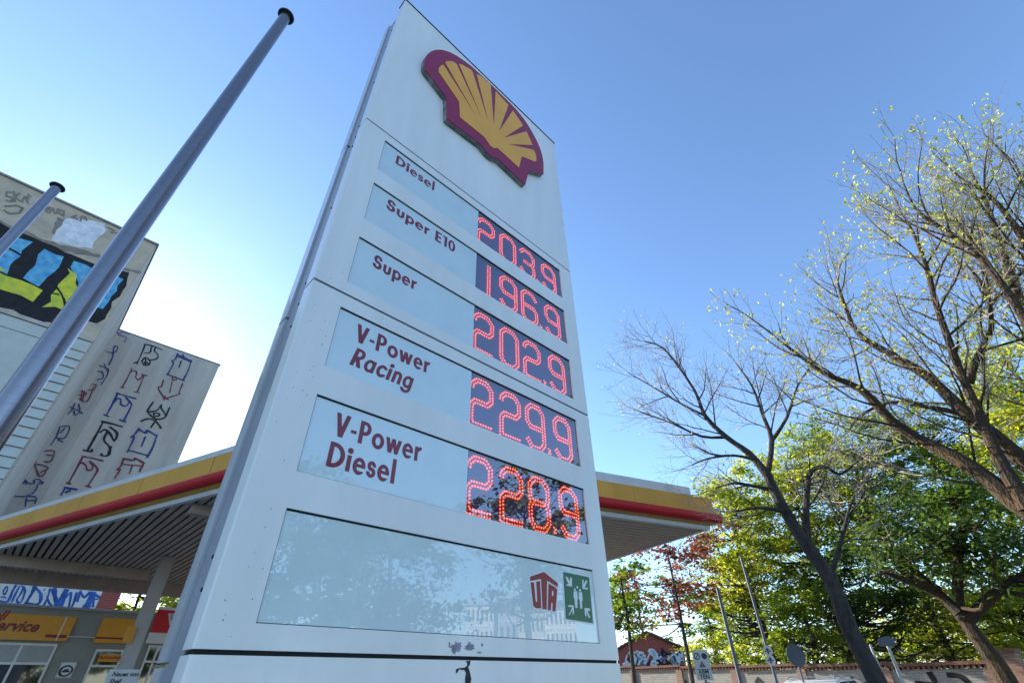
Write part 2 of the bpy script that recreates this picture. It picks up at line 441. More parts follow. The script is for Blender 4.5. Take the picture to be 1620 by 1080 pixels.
def cabinet(z0, z1, holes, y0, y1, front):
    """box shell with rounded upright edges whose front sheet has openings"""
    mb = MB(); r = 0.007
    ys = y0 if front else y1
    sg = 1 if front else -1
    xa, xb = PX0 + r, PX1 - r
    xs = sorted(set([xa, xb] + [h[0] for h in holes] + [h[1] for h in holes]))
    zs = sorted(set([z0, z1] + [h[2] for h in holes] + [h[3] for h in holes]))
    for i in range(len(xs) - 1):
        for j in range(len(zs) - 1):
            cx, cz = (xs[i] + xs[i + 1]) / 2, (zs[j] + zs[j + 1]) / 2
            if any(h[0] < cx < h[1] and h[2] < cz < h[3] for h in holes): continue
            mb.quad((xs[i], ys, zs[j]), (xs[i + 1], ys, zs[j]), (xs[i + 1], ys, zs[j + 1]), (xs[i], ys, zs[j + 1]))
    for h in holes:
        d = ys + sg * 0.022
        a = [(h[0], h[2]), (h[1], h[2]), (h[1], h[3]), (h[0], h[3])]
        for k in range(4):
            p, q = a[k], a[(k + 1) % 4]
            mb.quad((p[0], ys, p[1]), (q[0], ys, q[1]), (q[0], d, q[1]), (p[0], d, p[1]))
    ye = y1 if front else y0
    prof = []
    for k in range(5):
        t = k / 4 * math.pi / 2
        prof.append((xa - r * math.sin(t), ys + sg * (r - r * math.cos(t))))
    prof.append((PX0, ye))
    for k in range(len(prof) - 1):
        (x_a, y_a), (x_b, y_b) = prof[k], prof[k + 1]
        mb.quad((x_a, y_a, z0), (x_b, y_b, z0), (x_b, y_b, z1), (x_a, y_a, z1))
        x_a, x_b = PX0 + PX1 - x_a, PX0 + PX1 - x_b
        mb.quad((x_b, y_b, z0), (x_a, y_a, z0), (x_a, y_a, z1), (x_b, y_b, z1))
    pl = prof + [(PX0 + PX1 - p[0], p[1]) for p in reversed(prof)]
    mb.sheet([(p[0], p[1], z0) for p in pl]); mb.sheet([(p[0], p[1], z1) for p in pl])
    mb.quad((PX0, ye, z0), (PX1, ye, z0), (PX1, ye, z1), (PX0, ye, z1))
    return mb

gap = 0.007
segs = [(0.12, ZS0 - gap, [], 'base_cabinet'),
        (ZS0 + gap, ZS2 - gap, [(PA0, PA1, *WIDE), (PA0, PA1, *ROWS[4]), (PA0, PA1, *ROWS[3])], 'lower_cabinet'),
        (ZS2 + gap, ZS1 - gap, [(PA0, PA1, *ROWS[2]), (PA0, PA1, *ROWS[1]), (PA0, PA1, *ROWS[0])], 'middle_cabinet'),
        (ZS1 + gap, ZT, [], 'emblem_cabinet')]
YB0, YB1 = 2.068, 2.168
for z0, z1, holes, nm in segs:
    cabinet(z0, z1, holes, PY, 1.900, True).build(nm, M['white_metal'], pyl, smooth=True, weld=True)
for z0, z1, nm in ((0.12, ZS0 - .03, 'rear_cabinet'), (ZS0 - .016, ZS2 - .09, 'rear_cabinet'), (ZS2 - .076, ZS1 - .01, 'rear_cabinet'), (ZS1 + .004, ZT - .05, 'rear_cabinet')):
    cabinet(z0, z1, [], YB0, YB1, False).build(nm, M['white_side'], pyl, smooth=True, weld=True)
# central steel frame between the cabinets, its screws and the black joints
fr = MB(); fr.box(PX0 + .012, 1.908, .12, PX0 + .09, 2.060, 6.78); fr.box(PX1 - .09, 1.908, .12, PX1 - .012, 2.060, 6.78)
fr = fr.build('side_frame', M['galv'], pyl, bevel=.004)
sc = MB()
for z in (1.92, 2.02, 3.02, 3.16, 3.30, 3.9, 4.55, 4.66, 4.80, 5.45, 6.1, 6.45, 6.62):
    for y in (1.935,) if z != 4.66 else (1.935, 2.03):
        sc.tube([(PX0 + .013, y, z), (PX0 + .003, y, z)], .0065, 8)
        sc.tube([(PX1 - .013, y, z), (PX1 - .003, y, z)], .0065, 8)
tag(sc.build('frame_screws', M['pole_cap'], fr), kind='stuff')
jm = MB()
for z in (ZS0, ZS2, ZS1):
    jm.box(PX0 + .012, PY + .012, z - .009, PX1 - .012, 1.895, z + .009)
jm.box(PX0 + .02, 1.899, .13, PX1 - .02, 1.909, 6.76); jm.box(PX0 + .02, 2.059, .13, PX1 - .02, 2.069, 6.76)
jm.build('joint_seal', M['seam'], pyl)
MB().box(PX0 - .006, PY - .006, ZT + .001, PX1 + .006, 1.903, ZT + .016).build('top_capping', M['seam'], pyl)

# panes, gaskets and displays
panes = []
for (z0, z1) in ROWS:
    p = MB().box(PA0 + .001, PY + .008, z0 + .001, PLED - .002, PY + .014, z1 - .001).build('price_pane', M['pane'], pyl)
    panes.append(p)
    gk = MB()
    gk.box(PA0 + .0005, PY + .0045, z1 - .007, PA1 - .0005, PY + .0195, z1 - .0005)
    gk.box(PA0 + .0005, PY + .0055, z0 + .0005, PA1 - .0005, PY + .0195, z0 + .003)
    gk.box(PA0 + .0005, PY + .005, z0 + .003, PA0 + .003, PY + .0195, z1 - .007)
    gk.build('gasket', M['seam'], p)
z0, z1 = WIDE
wide = MB().box(PA0 + .001, PY + .008, z0 + .001, PA1 - .001, PY + .014, z1 - .001).build('wide_pane', M['pane'], pyl)
gk = MB()
gk.box(PA0 + .0005, PY + .0045, z1 - .007, PA1 - .0005, PY + .0195, z1 - .0005)
gk.box(PA0 + .0005, PY + .0055, z0 + .0005, PA1 - .0005, PY + .0195, z0 + .003)
gk.box(PA0 + .0005, PY + .005, z0 + .003, PA0 + .003, PY + .0195, z1 - .007)
gk.build('gasket', M['seam'], wide)

c_ = .26
DIG = {
 '0': [[(c_, 0), (1 - c_, 0), (1, c_), (1, 1.8 - c_), (1 - c_, 1.8), (c_, 1.8), (0, 1.8 - c_), (0, c_), (c_, 0)]],
 '1': [[(.75, 0), (.75, 1.8)]],
 '2': [[(0, 1.46), (.03, 1.6), (c_, 1.8), (1 - c_, 1.8), (1, 1.8 - c_), (1, 1.12), (.82, .92), (.18, .92), (0, .74), (0, 0), (1, 0)]],
 '3': [[(0, 1.5), (c_, 1.8), (1 - c_, 1.8), (1, 1.8 - c_), (1, 1.1), (.86, .92), (1, .74), (1, c_), (1 - c_, 0), (c_, 0), (0, .3)], [(.25, .92), (.68, .92)]],
 '6': [[(1, 1.5), (1 - c_, 1.8), (c_, 1.8), (0, 1.8 - c_), (0, c_), (c_, 0), (1 - c_, 0), (1, c_), (1, .72), (.8, .94), (.2, .94)]],
 '8': [[(c_, 0), (1 - c_, 0), (1, c_), (1, .74), (.88, .92), (1, 1.1), (1, 1.8 - c_), (1 - c_, 1.8), (c_, 1.8), (0, 1.8 - c_), (0, 1.1), (.12, .92), (0, .74), (0, c_), (c_, 0)], [(.3, .92), (.7, .92)]],
 '9': [[(.8, .86), (.2, .86), (0, 1.08), (0, 1.8 - c_), (c_, 1.8), (1 - c_, 1.8), (1, 1.8 - c_), (1, c_), (1 - c_, 0), (c_, 0), (0, .3)]],
}
def led_dots(ch, x0, z0, w, h):
    out = []
    pit = .0192
    for path in DIG[ch]:
        P = np.array([(x0 + p[0] * w, z0 + p[1] / 1.8 * h) for p in path])
        for off in (-.0112, .0112):
            Q = []
            n = len(P); closed = np.allclose(P[0], P[-1])
            for i in range(n):
                d0 = P[i] - P[i - 1] if i > 0 else (P[0] - P[-2] if closed else P[1] - P[0])
                d1 = P[i + 1] - P[i] if i < n - 1 else (P[1] - P[0] if closed else P[i] - P[i - 1])
                d0 = d0 / np.linalg.norm(d0); d1 = d1 / np.linalg.norm(d1)
                t = d0 + d1; t /= np.linalg.norm(t)
                Q.append(P[i] + np.array([-t[1], t[0]]) * off / max(.5, t @ d0))
            Q = np.array(Q)
            sl_ = np.linalg.norm(np.diff(Q, axis=0), axis=1); cum = np.concatenate([[0], np.cumsum(sl_)])
            m = max(1, int(round(cum[-1] / pit)))
            for k in range(m + (0 if closed else 1)):
                s = cum[-1] * k / m
                i = min(np.searchsorted(cum, s, side='right') - 1, len(sl_) - 1)
                out.append(Q[i] + (Q[i + 1] - Q[i]) * ((s - cum[i]) / sl_[i]))
    return out
def halo_disc(mb, x, z, y, r):  # flat disc of imitated glare behind one LED dot
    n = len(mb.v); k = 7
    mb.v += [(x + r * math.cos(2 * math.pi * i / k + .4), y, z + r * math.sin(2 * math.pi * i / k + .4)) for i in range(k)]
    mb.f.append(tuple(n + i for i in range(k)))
def dome(mb, x, z, y, r):
    n = len(mb.v); k = 7
    mb.v += [(x + r * math.cos(2 * math.pi * i / k), y, z + r * math.sin(2 * math.pi * i / k)) for i in range(k)]
    mb.v += [(x + .6 * r * math.cos(2 * math.pi * i / k), y - r * .6, z + .6 * r * math.sin(2 * math.pi * i / k)) for i in range(k)]
    mb.v.append((x, y - r * .8, z))
    for i in range(k):
        j = (i + 1) % k
        mb.f.append((n + i, n + k + i, n + k + j, n + j)); mb.f.append((n + k + i, n + 2 * k, n + k + j))
DX = [1.480, 1.715, 1.938, 2.205]
for (z0, z1), price in zip(ROWS, ('2039', '1969', '2029', '2299', '2289')):
    b = MB().box(PLED + .002, PY + .034, z0 + .001, PA1 - .001, PY + .040, z1 - .001).build('led_board', M['board'], pyl)
    MB().quad((PLED + .001, PY + .009, z0 + .001), (PA1 - .001, PY + .009, z0 + .001), (PA1 - .001, PY + .009, z1 - .001), (PLED + .001, PY + .009, z1 - .001)).build('display_glass', M['led_glass'], b, fix=False)
    rv = MB(); rv.box(PLED - .002, PY + .0145, z0 + .001, PLED + .002, PY + .040, z1 - .001); rv.box(PA1 - .004, PY + .011, z0 + .001, PA1 - .001, PY + .034, z1 - .001)
    rv.box(PLED + .002, PY + .011, z1 - .004, PA1 - .004, PY + .034, z1 - .001); rv.box(PLED + .002, PY + .011, z0 + .001, PA1 - .004, PY + .034, z0 + .004)
    rv.build('display_frame', M['seam'], b)
    for ch, x in zip(price, DX):
        mb = MB(); w = .152
        for (dx, dz) in led_dots(ch, x, z0 + .027, w, z1 - z0 - .054): dome(mb, dx, dz, PY + .033, .0060)
        o = mb.build('digit', M['led'], b, fix=False); tag(o, 'lit red numeral ' + ch)
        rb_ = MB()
        for n_, (dx, dz) in enumerate(led_dots(ch, x, z0 + .027, w, z1 - z0 - .054)): halo_disc(rb_, dx, dz, PY + .0335 - .00004 * (n_ % 9), .0112)
        tag(rb_.build('led_halos', M['led_halo'], b, fix=False), kind='stuff')
    mb = MB()
    for dx, dz in ((2.128, .030), (2.144, .030), (2.136, .044), (2.128, .058), (2.144, .050)): dome(mb, dx, z0 + dz, PY + .033, .0058)
    mb.build('decimal_point', M['led'], b, fix=False)
    mb = MB()                                           # unlit seven-segment dots of the spare strokes
    lit = [np.array(q) for ch, x in zip(price, DX) for q in led_dots(ch, x, z0 + .027, .152, z1 - z0 - .054)]
    lit = np.array(lit)
    for x in DX:
        for q in led_dots('8', x, z0 + .027, .152, z1 - z0 - .054):
            if np.min(np.hypot(*(lit - q).T)) > .017: dome(mb, q[0], q[1], PY + .033, .0036)
    tag(mb.build('unlit_dots', M['led_off'], b, fix=False), kind='stuff')

# ------------------------------------------------------------------ lettering: bold geometric sans built from distance fields
def _bar(x0, y0, x1, y1): return lambda X, Y: np.maximum(np.maximum(x0 - X, X - x1), np.maximum(y0 - Y, Y - y1))
def _seg(x0, y0, x1, y1, t):
    def f(X, Y):                                        # slanted stroke with level ends
        sl = (x1 - x0) / (y1 - y0); xc = x0 + (Y - y0) * sl
        return np.maximum(np.abs(X - xc) - t / 2, np.maximum(min(y0, y1) - Y, Y - max(y0, y1)))
    return f
def _disc(cx, cy, rx, ry=None):
    ry = ry or rx
    return lambda X, Y: (np.sqrt(((X - cx) / rx) ** 2 + ((Y - cy) / ry) ** 2) - 1) * min(rx, ry)
def _u(*f): return lambda X, Y: np.minimum.reduce([g_(X, Y) for g_ in f])
def _d(a, b): return lambda X, Y: np.maximum(a(X, Y), -b(X, Y))
def _i(a, b): return lambda X, Y: np.maximum(a(X, Y), b(X, Y))
def _ring(cx, cy, rx, ry, t): return _d(_disc(cx, cy, rx, ry), _disc(cx, cy, rx - t, ry - t * .92))
T_ = .19
def _S(cx, h, rx, t):
    ry = (h + t) / 4
    top = _ring(cx, h - ry, rx * .92, ry, t); bot = _ring(cx, ry, rx, ry, t)
    top = _d(top, _bar(cx, -1, 9, h - ry - .02)); bot = _d(bot, _bar(-9, ry + .02, cx, 9))
    return _u(top, bot)
GL = {
 'D': (_u(_d(_u(_bar(0, 0, .22, 1), _i(_disc(.2, .5, .50, .5), _bar(.2, 0, 9, 1))), _u(_bar(T_, .17, .22, .83), _i(_disc(.2, .5, .30, .33), _bar(.2, 0, 9, 1))))), .70),
 'i': (_u(_bar(.02, 0, .21, .66), _disc(.115, .84, .125)), .23),
 'l': (_bar(.02, 0, .21, 1.05), .23),
 'e': (_d(_u(_ring(.28, .33, .28, .35, .17), _bar(.1, .28, .52, .41)), _bar(.30, .14, 9, .275)), .56),
 's': (_S(.2, .68, .21, .155), .41),
 'S': (_S(.28, 1.02, .28, T_), .57),
 'u': (_u(_bar(.02, .27, .20, .66), _bar(.34, .27, .52, .66), _d(_ring(.27, .26, .25, .28, .18), _bar(-1, .27, 9, 9))), .54),
 'n': (_u(_bar(.02, 0, .20, .66), _bar(.34, 0, .52, .42), _d(_ring(.27, .41, .25, .28, .18), _bar(-1, -9, 9, .40))), .54),
 'p': (_u(_bar(.02, -.28, .20, .66), _ring(.30, .33, .28, .35, .17)), .58),
 'r': (_u(_bar(.02, 0, .20, .66), _i(_ring(.36, .38, .30, .31, .17), _bar(.1, .42, .38, 9))), .40),
 'o': (_ring(.30, .33, .30, .35, .18), .60),
 'a': (_u(_ring(.28, .33, .28, .35, .17), _bar(.38, 0, .56, .66)), .58),
 'c': (_d(_ring(.29, .33, .29, .35, .18), _bar(.36, .19, 9, .47)), .50),
 'g': (_u(_ring(.28, .33, .28, .35, .17), _bar(.38, -.06, .56, .66), _i(_ring(.27, -.04, .29, .26, .17), _bar(-1, -9, 9, -.05))), .58),
 'w': (_u(_seg(.08, .66, .24, 0, .18), _seg(.24, 0, .40, .66, .17), _seg(.40, .66, .56, 0, .17), _seg(.56, 0, .72, .66, .18)), .80),
 'V': (_u(_seg(.10, 1, .33, 0, .20), _seg(.33, 0, .56, 1, .20)), .66),
 '-': (_bar(.02, .32, .28, .46), .32),
 'P': (_u(_bar(0, 0, T_, 1), _d(_u(_bar(0, .38, .26, 1), _i(_disc(.24, .69, .30, .31), _bar(.24, 0, 9, 1))), _u(_bar(.1, .54, .25, .85), _i(_disc(.24, .695, .12, .155), _bar(.24, 0, 9, 1))))), .55),
 'R': (_u(_bar(0, 0, T_, 1), _d(_u(_bar(0, .40, .26, 1), _i(_disc(.24, .70, .31, .30), _bar(.24, 0, 9, 1))), _u(_bar(.1, .56, .25, .85), _i(_disc(.24, .705, .13, .145), _bar(.24, 0, 9, 1)))), _seg(.24, .45, .46, 0, .22)), .58),
 'E': (_u(_bar(0, 0, T_, 1), _bar(0, 0, .44, .165), _bar(0, .42, .42, .58), _bar(0, .835, .44, 1)), .47),
 '1': (_u(_bar(.14, 0, .33, 1), _bar(.0, .84, .33, 1)), .36),
 '0': (_ring(.26, .5, .27, .52, .175), .53),
 ' ': (None, .26),
}
def letter_mesh(f, x0, z0, s, xs, sh, y, step=.022):
    xg = np.arange(-.12, .98, step); yg = np.arange(-.42, 1.16, step)
    X, Y = np.meshgrid(xg, yg); V = f(X, Y)
    idx = {}; vs = []; fs = []
    def vid(px_, py_):
        k = (round(px_, 5), round(py_, 5))
        if k not in idx:
            idx[k] = len(vs); vs.append((x0 + (px_ * xs + py_ * sh) * s, y, z0 + py_ * s))
        return idx[k]
    ny, nx = V.shape
    neg = V < 0
    act = neg[:-1, :-1] | neg[1:, :-1] | neg[:-1, 1:] | neg[1:, 1:]
    for j, i in zip(*np.nonzero(act)):
        cs = [(i, j), (i + 1, j), (i + 1, j + 1), (i, j + 1)]
        poly = []
        for k in range(4):
            a_, b_ = cs[k], cs[(k + 1) % 4]
            va, vb = V[a_[1], a_[0]], V[b_[1], b_[0]]
            if va < 0: poly.append(vid(xg[a_[0]], yg[a_[1]]))
            if (va < 0) != (vb < 0):
                t = va / (va - vb)
                poly.append(vid(xg[a_[0]] + t * (xg[b_[0]] - xg[a_[0]]), yg[a_[1]] + t * (yg[b_[1]] - yg[a_[1]])))
        poly = [p for n_, p in enumerate(poly) if p != poly[n_ - 1]]
        if len(poly) >= 3: fs.append(tuple(poly))
    mb = MB(); mb.v = vs; mb.f = fs
    return mb
def lettering(txt, x0, x1, z0, cap, parent, shear=0.0, y=PY + .0072):
    adv = .075
    tot = sum(GL[c][1] + adv for c in txt) - adv
    xs = (x1 - x0) / cap / tot
    x = 0
    for c in txt:
        f, w = GL[c]
        if f is not None:
            letter_mesh(f, x0 + x * xs * cap, z0, cap, xs, shear, y).build('letter', M['maroon'], parent, fix=False)
        x += w + adv
lettering('Diesel', .719, 1.041, 4.490, .098, panes[0])
lettering('Super E10', .724, 1.262, 4.016, .098, panes[1])
lettering('Super', .722, 1.012, 3.510, .098, panes[2])
lettering('V-Power', .718, 1.162, 3.000, .105, panes[3])
lettering('Racing', .721, 1.062, 2.864, .105, panes[3], shear=.20)
lettering('V-Power', .718, 1.166, 2.507, .107, panes[4])
lettering('Diesel', .720, 1.041, 2.373, .107, panes[4])

# ------------------------------------------------------------------ emblem on the top cabinet
def lz(p): return (660 + p[0] / 4.695, 70 + p[1] / 4.695)
YE = PY - .050
out = [(60, 190), (52, 150), (70, 85), (115, 50), (170, 42), (235, 57), (310, 97), (400, 162), (480, 235), (560, 310), (640, 388), (720, 468),
       (790, 552), (850, 645), (897, 735), (925, 812), (938, 885), (938, 965), (832, 936), (803, 1043), (600, 850), (560, 840), (520, 805), (478, 748), (220, 552), (217, 393)]
yel = [(313, 430), (160, 205), (162, 175), (180, 157), (197, 155), (435, 530), (208, 137), (220, 127), (265, 128), (292, 147), (482, 552), (312, 149), (330, 150),
       (400, 190), (412, 205), (530, 580), (442, 222), (470, 235), (545, 300), (548, 318), (570, 610), (583, 348), (678, 452), (608, 648), (712, 493), (788, 605),
       (645, 695), (812, 648), (858, 750), (675, 742), (868, 785), (885, 830), (886, 866), (874, 873), (777, 832), (757, 917), (595, 770), (570, 772), (545, 755), (500, 690), (318, 543)]
arc = smooth_path(out[:18], 3)
out3 = [onY(*lz(p), YE) for p in arc] + [onY(*lz(p), YE) for p in out[18:]]
emb = MB().prism([tuple(p) for p in out3], (0, .006, 0)).build('emblem_face', M['logo_red'], pyl)
MB().prism([(p[0], YE + .0065, p[2]) for p in out3], (0, .0425, 0)).build('emblem_return', M['logo_side'], emb)
MB().prism([tuple(onY(*lz(p), YE - .003)) for p in yel], (0, .0025, 0)).build('emblem_rays', M['logo_yellow'], emb)

# ------------------------------------------------------------------ stickers on the wide pane and wear
def sz(p): return (820 + p[0] / 9.0, 880 + p[1] / 9.0)
def flat(name, pts, m, parent, lift, f=sz, y=PY):
    return MB().sheet([tuple(onY(*f(p), y - lift)) for p in pts]).build(name, m, parent, fix=False)
LW = -.0074
stk = flat('house_shaped_sticker', [(145, 262), (370, 188), (578, 372), (540, 810), (205, 760)], M['sticker_white'], wide, LW)
for pl in ([(165, 285), (365, 215), (565, 378), (558, 432), (425, 347), (410, 345), (405, 750), (345, 742), (325, 318), (318, 318), (170, 345)],
           [(175, 370), (222, 362), (250, 640), (272, 640), (255, 355), (310, 345), (328, 730), (255, 735), (215, 700)],
           [(430, 380), (530, 435), (553, 470), (530, 780), (485, 772), (490, 660), (470, 655), (462, 765), (420, 755)]):
    flat('sticker_letter', pl, M['sticker_red'], stk, LW + .0008)
flat('sticker_letter', [(480, 480), (500, 490), (498, 560), (478, 555)], M['sticker_white'], stk, LW + .0014)
grn = flat('assembly_point_sign', [(622, 192), (1022, 275), (1080, 968), (662, 903)], M['sticker_white'], wide, LW)
flat('green_field', [(638, 214), (1008, 292), (1064, 944), (678, 884)], M['sticker_green'], grn, LW + .0008)
for pl in ([(672, 290), (690, 278), (735, 350), (735, 285), (765, 310), (765, 425), (690, 412), (682, 385), (715, 395)],
           [(960, 335), (985, 345), (945, 440), (992, 440), (988, 468), (912, 455), (910, 330), (930, 325), (930, 395)],
           [(715, 830), (740, 780), (765, 715), (705, 712), (725, 685), (785, 692), (795, 790), (775, 838), (770, 755), (730, 832)],
           [(1005, 872), (1025, 858), (985, 775), (1022, 770), (1015, 735), (942, 725), (948, 825), (970, 865), (968, 790)],
           [(788, 490), (838, 490), (848, 600), (840, 612), (842, 728), (812, 728), (800, 610), (785, 560)],
           [(862, 505), (908, 505), (918, 620), (908, 635), (910, 738), (882, 738), (875, 630), (858, 590)]):
    flat('pictogram', pl, M['sticker_white'], grn, LW + .0014)
for cx, cy in ((805, 468), (840, 435), (878, 478)):
    flat('pictogram', [(cx + 14 * math.cos(t), cy + 21 * math.sin(t)) for t in np.linspace(0, 6.28, 9)[:-1]], M['sticker_white'], grn, LW + .0014)
def bz(p): return (640 + p[0] / 10.125, 1000 + p[1] / 10.125)
random.seed(4)
def blob(cx, cy, rx, ry, n=22, j=.45):
    return [(cx + rx * math.cos(t) * (1 + random.uniform(-j, j)), cy + ry * math.sin(t) * (1 + random.uniform(-j, j))) for t in np.linspace(0, 2 * math.pi, n + 1)[:-1]]
for pl in (blob(835, 240, 80, 85), blob(1045, 235, 75, 62), blob(1195, 320, 45, 16), blob(722, 200, 12, 42, 12), blob(1245, 195, 12, 28, 10)):
    flat('sticker_residue', pl, M['residue'], pyl, .0012, bz)
flat('torn_sticker', [(975, 455), (1060, 445), (1045, 520), (1020, 545), (1050, 640), (1070, 740), (1060, 800), (1040, 830), (975, 830), (968, 740), (985, 650), (960, 600), (870, 590), (850, 640), (820, 650), (830, 580), (880, 565), (960, 560), (1000, 530), (1005, 490)], M['sticker_black'], pyl, .0012, bz)
spk = MB()
for k in range(48):
    x, z = random.uniform(PX0 + .03, PX1 - .04), random.choice([random.uniform(1.78, 3.2), random.uniform(1.76, 6.8)])
    if PA0 - .02 < x < PA1 + .02 and z < 4.66 : x = random.uniform(PX0 + .03, PA0 - .02)
    r = random.uniform(.0008, .0022)
    spk.sheet([(x + r * math.cos(t) * random.uniform(.5, 1.2), PY - .0008, z + r * 1.4 * math.sin(t)) for t in np.linspace(0, 6.28, 7)[:-1]])
tag(spk.build('paint_chips', M['sticker_black'], pyl, fix=False), kind='stuff')

# ------------------------------------------------------------------ flagpoles
def flagpole(px, py, top, r0, r1, label):
    p = onZ(px, py, top)
    t = empty('flagpole', (p[0], p[1], .12), label, 'flagpole', 'flagpoles on the forecourt')
    n = 14
    MB().tube([(p[0], p[1], .12 + (top - .12) * k / n) for k in range(n + 1)], [r0 + (r1 - r0) * k / n for k in range(n + 1)], 24).build('shaft', M['alu'], t, smooth=True)
    MB().tube([(p[0], p[1], z) for z in (top, top + .012, top + .03, top + .05)], [r1 * 1.5, r1 * 1.62, r1 * 1.5, r1 * .7], 24).build('cap', M['pole_cap'], t, smooth=True)
    MB().tube([(p[0], p[1], z) for z in (.12, .15, .17)], [r0 * 2.2, r0 * 2.2, r0 * 1.2], 24).build('base_collar', M['galv'], t)
flagpole(452, 27, 8.0, .074, .056, 'long brushed aluminium flagpole nearest the price pylon')
flagpole(90, 297, 8.0, .074, .062, 'brushed aluminium flagpole in front of the blue and yellow mural')

# ------------------------------------------------------------------ station canopy
cano = empty('station_canopy', (6.5, 14, 4.6), 'forecourt canopy with yellow fascia and red bullnose behind the pylon', 'canopy')
cA = np.array([2.73, 8.08]); cB = np.array([11.63, 5.11]); cC = cB + np.array([1.02, 3.78]) * 3.3
cL = cA + (np.array([-2.58, 7.7]) / 8.12) * 13.7
path = [cL, cA, cB, cC]
nrm2 = []
for k in range(3):
    d = path[k + 1] - path[k]; d /= np.linalg.norm(d); nrm2.append(np.array([d[1], -d[0]]))
def offs(k, o):                                         # offset point at path vertex k
    if k == 0: return path[0] + nrm2[0] * o
    if k == 3: return path[3] + nrm2[2] * o
    m = (nrm2[k - 1] + nrm2[k]) / (1 + nrm2[k - 1] @ nrm2[k]); return path[k] + m * o
def fascia(name, prof, m, per, gp, smooth=False):
    for k in range(3):
        L = np.linalg.norm(path[k + 1] - path[k]); n = max(1, round(L / per))
        for i in range(n):
            t0, t1 = i / n, (i + 1) / n
            ra, rb = [], []
            for o, z in prof:
                a_, b_ = offs(k, o), offs(k + 1, o)
                dd = (b_ - a_) / np.linalg.norm(b_ - a_)
                s0 = gp if i > 0 else 0.0; s1 = gp if i < n - 1 else 0.0
                pa = a_ + (b_ - a_) * t0 + dd * s0; pb = a_ + (b_ - a_) * t1 - dd * s1
                ra.append((*pa, z)); rb.append((*pb, z))
            MB().loft([ra, rb]).build(name, m, cano, smooth=smooth)
fascia('capping_panel', [(-.13, 5.32), (-.13, 5.665), (-.18, 5.68), (-.18, 5.32)], M['w_fascia'], 4.7, .003)
fascia('fascia_panel', [(.17, 4.95), (.17, 5.325), (.02, 5.325), (.02, 4.95)], M['y_fascia'], 2.35, .009)
fascia('red_bullnose', [(.17 + .115 * math.sin(t), 4.835 - .112 * math.cos(t)) for t in np.linspace(0, math.pi, 9)] + [(.05, 4.947), (.05, 4.723)], M['r_fascia'], 4.7, .003, True)
fascia('lower_fascia', [(.165, 4.718), (.055, 4.690), (.0, 4.690), (.0, 4.718)], M['y_fascia'], 2.35, .003)
fascia('soffit_edge', [(.05, 4.685), (.035, 4.60), (-.06, 4.60), (-.06, 4.685)], M['w_fascia'], 9, .002)
MB().prism([(*(p), 5.30) for p in (cL, cA, cB, cC, np.array([9.0, 21.0]))], (0, 0, .02)).build('roof_sheet', M['w_fascia'], cano)
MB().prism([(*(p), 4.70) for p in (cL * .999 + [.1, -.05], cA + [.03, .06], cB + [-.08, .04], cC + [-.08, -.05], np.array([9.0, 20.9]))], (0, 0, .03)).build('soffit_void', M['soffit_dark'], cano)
nseam = np.array([.317, .949])
x = -1.45
while x < 6.8:
    yf = cA[1] + (x - cA[0]) / (-2.58) * 7.7 if x < cA[0] else cA[1] + (x - cA[0]) / .334
    y0 = yf + .12
    if y0 < 20.8: box('soffit_slat', M['soffit'], cano, x, y0, 4.625, x + .100, 20.95, 4.665)
    x += .150
uAB = (cB - cA) / np.linalg.norm(cB - cA); vAB = np.array([-uAB[1], uAB[0]]); LAB = np.linalg.norm(cB - cA)
v = .09
while v < 12.2:
    a0 = cA + uAB * .04 + vAB * v; a1 = cA + uAB * (LAB - .08 + v * -.02) + vAB * v
    b0 = a0 + vAB * .17; b1 = a1 + vAB * .17
    MB().prism([(*a0, 4.625), (*a1, 4.625), (*b1, 4.625), (*b0, 4.625)], (0, 0, .04)).build('soffit_slat', M['soffit'], cano)
    v += .205
box('beam', M['beam'], cano, -1.0, 18.55, 4.36, 2.9, 18.80, 4.62)
box('beam', M['beam'], cano, -2.0, 20.96, 4.30, 8.5, 21.25, 4.69)
box('beam', M['beam'], cano, 1.95, 10.9, 4.44, 7.2, 11.12, 4.62)
for k in range(6):  # white studs stand in for sky light showing through holes
    p = onZ(97 + k * 11.6, 894 + k * 1.2, 4.6)
    MB().tube([(p[0], p[1], 4.622), (p[0], p[1], 4.59)], .022, 8).build('soffit_sky_dot', M['sticker_white'], cano)
col_ = empty('canopy_column', (2.8, 16.3, .12), 'square beige column under the canopy in front of the shop', 'column')
MB().box(2.66, 16.17, .12, 2.96, 16.43, 4.62).build('shaft', M['column'], col_, bevel=.015)
MB().box(2.56, 16.05, .12, 3.06, 16.55, .24).build('plinth', M['kerb'], col_)
MB().box(2.50, 16.10, 2.63, 2.70, 16.165, 2.98).build('sign_band', M['orange_sign'], col_)
c2 = empty('canopy_column', (10.4, 9.6, .12), 'square beige column under the right canopy wing, hidden by the pylon', 'column')
MB().box(10.25, 9.45, .12, 10.55, 9.75, 4.62).build('shaft', M['column'], c2, bevel=.015)

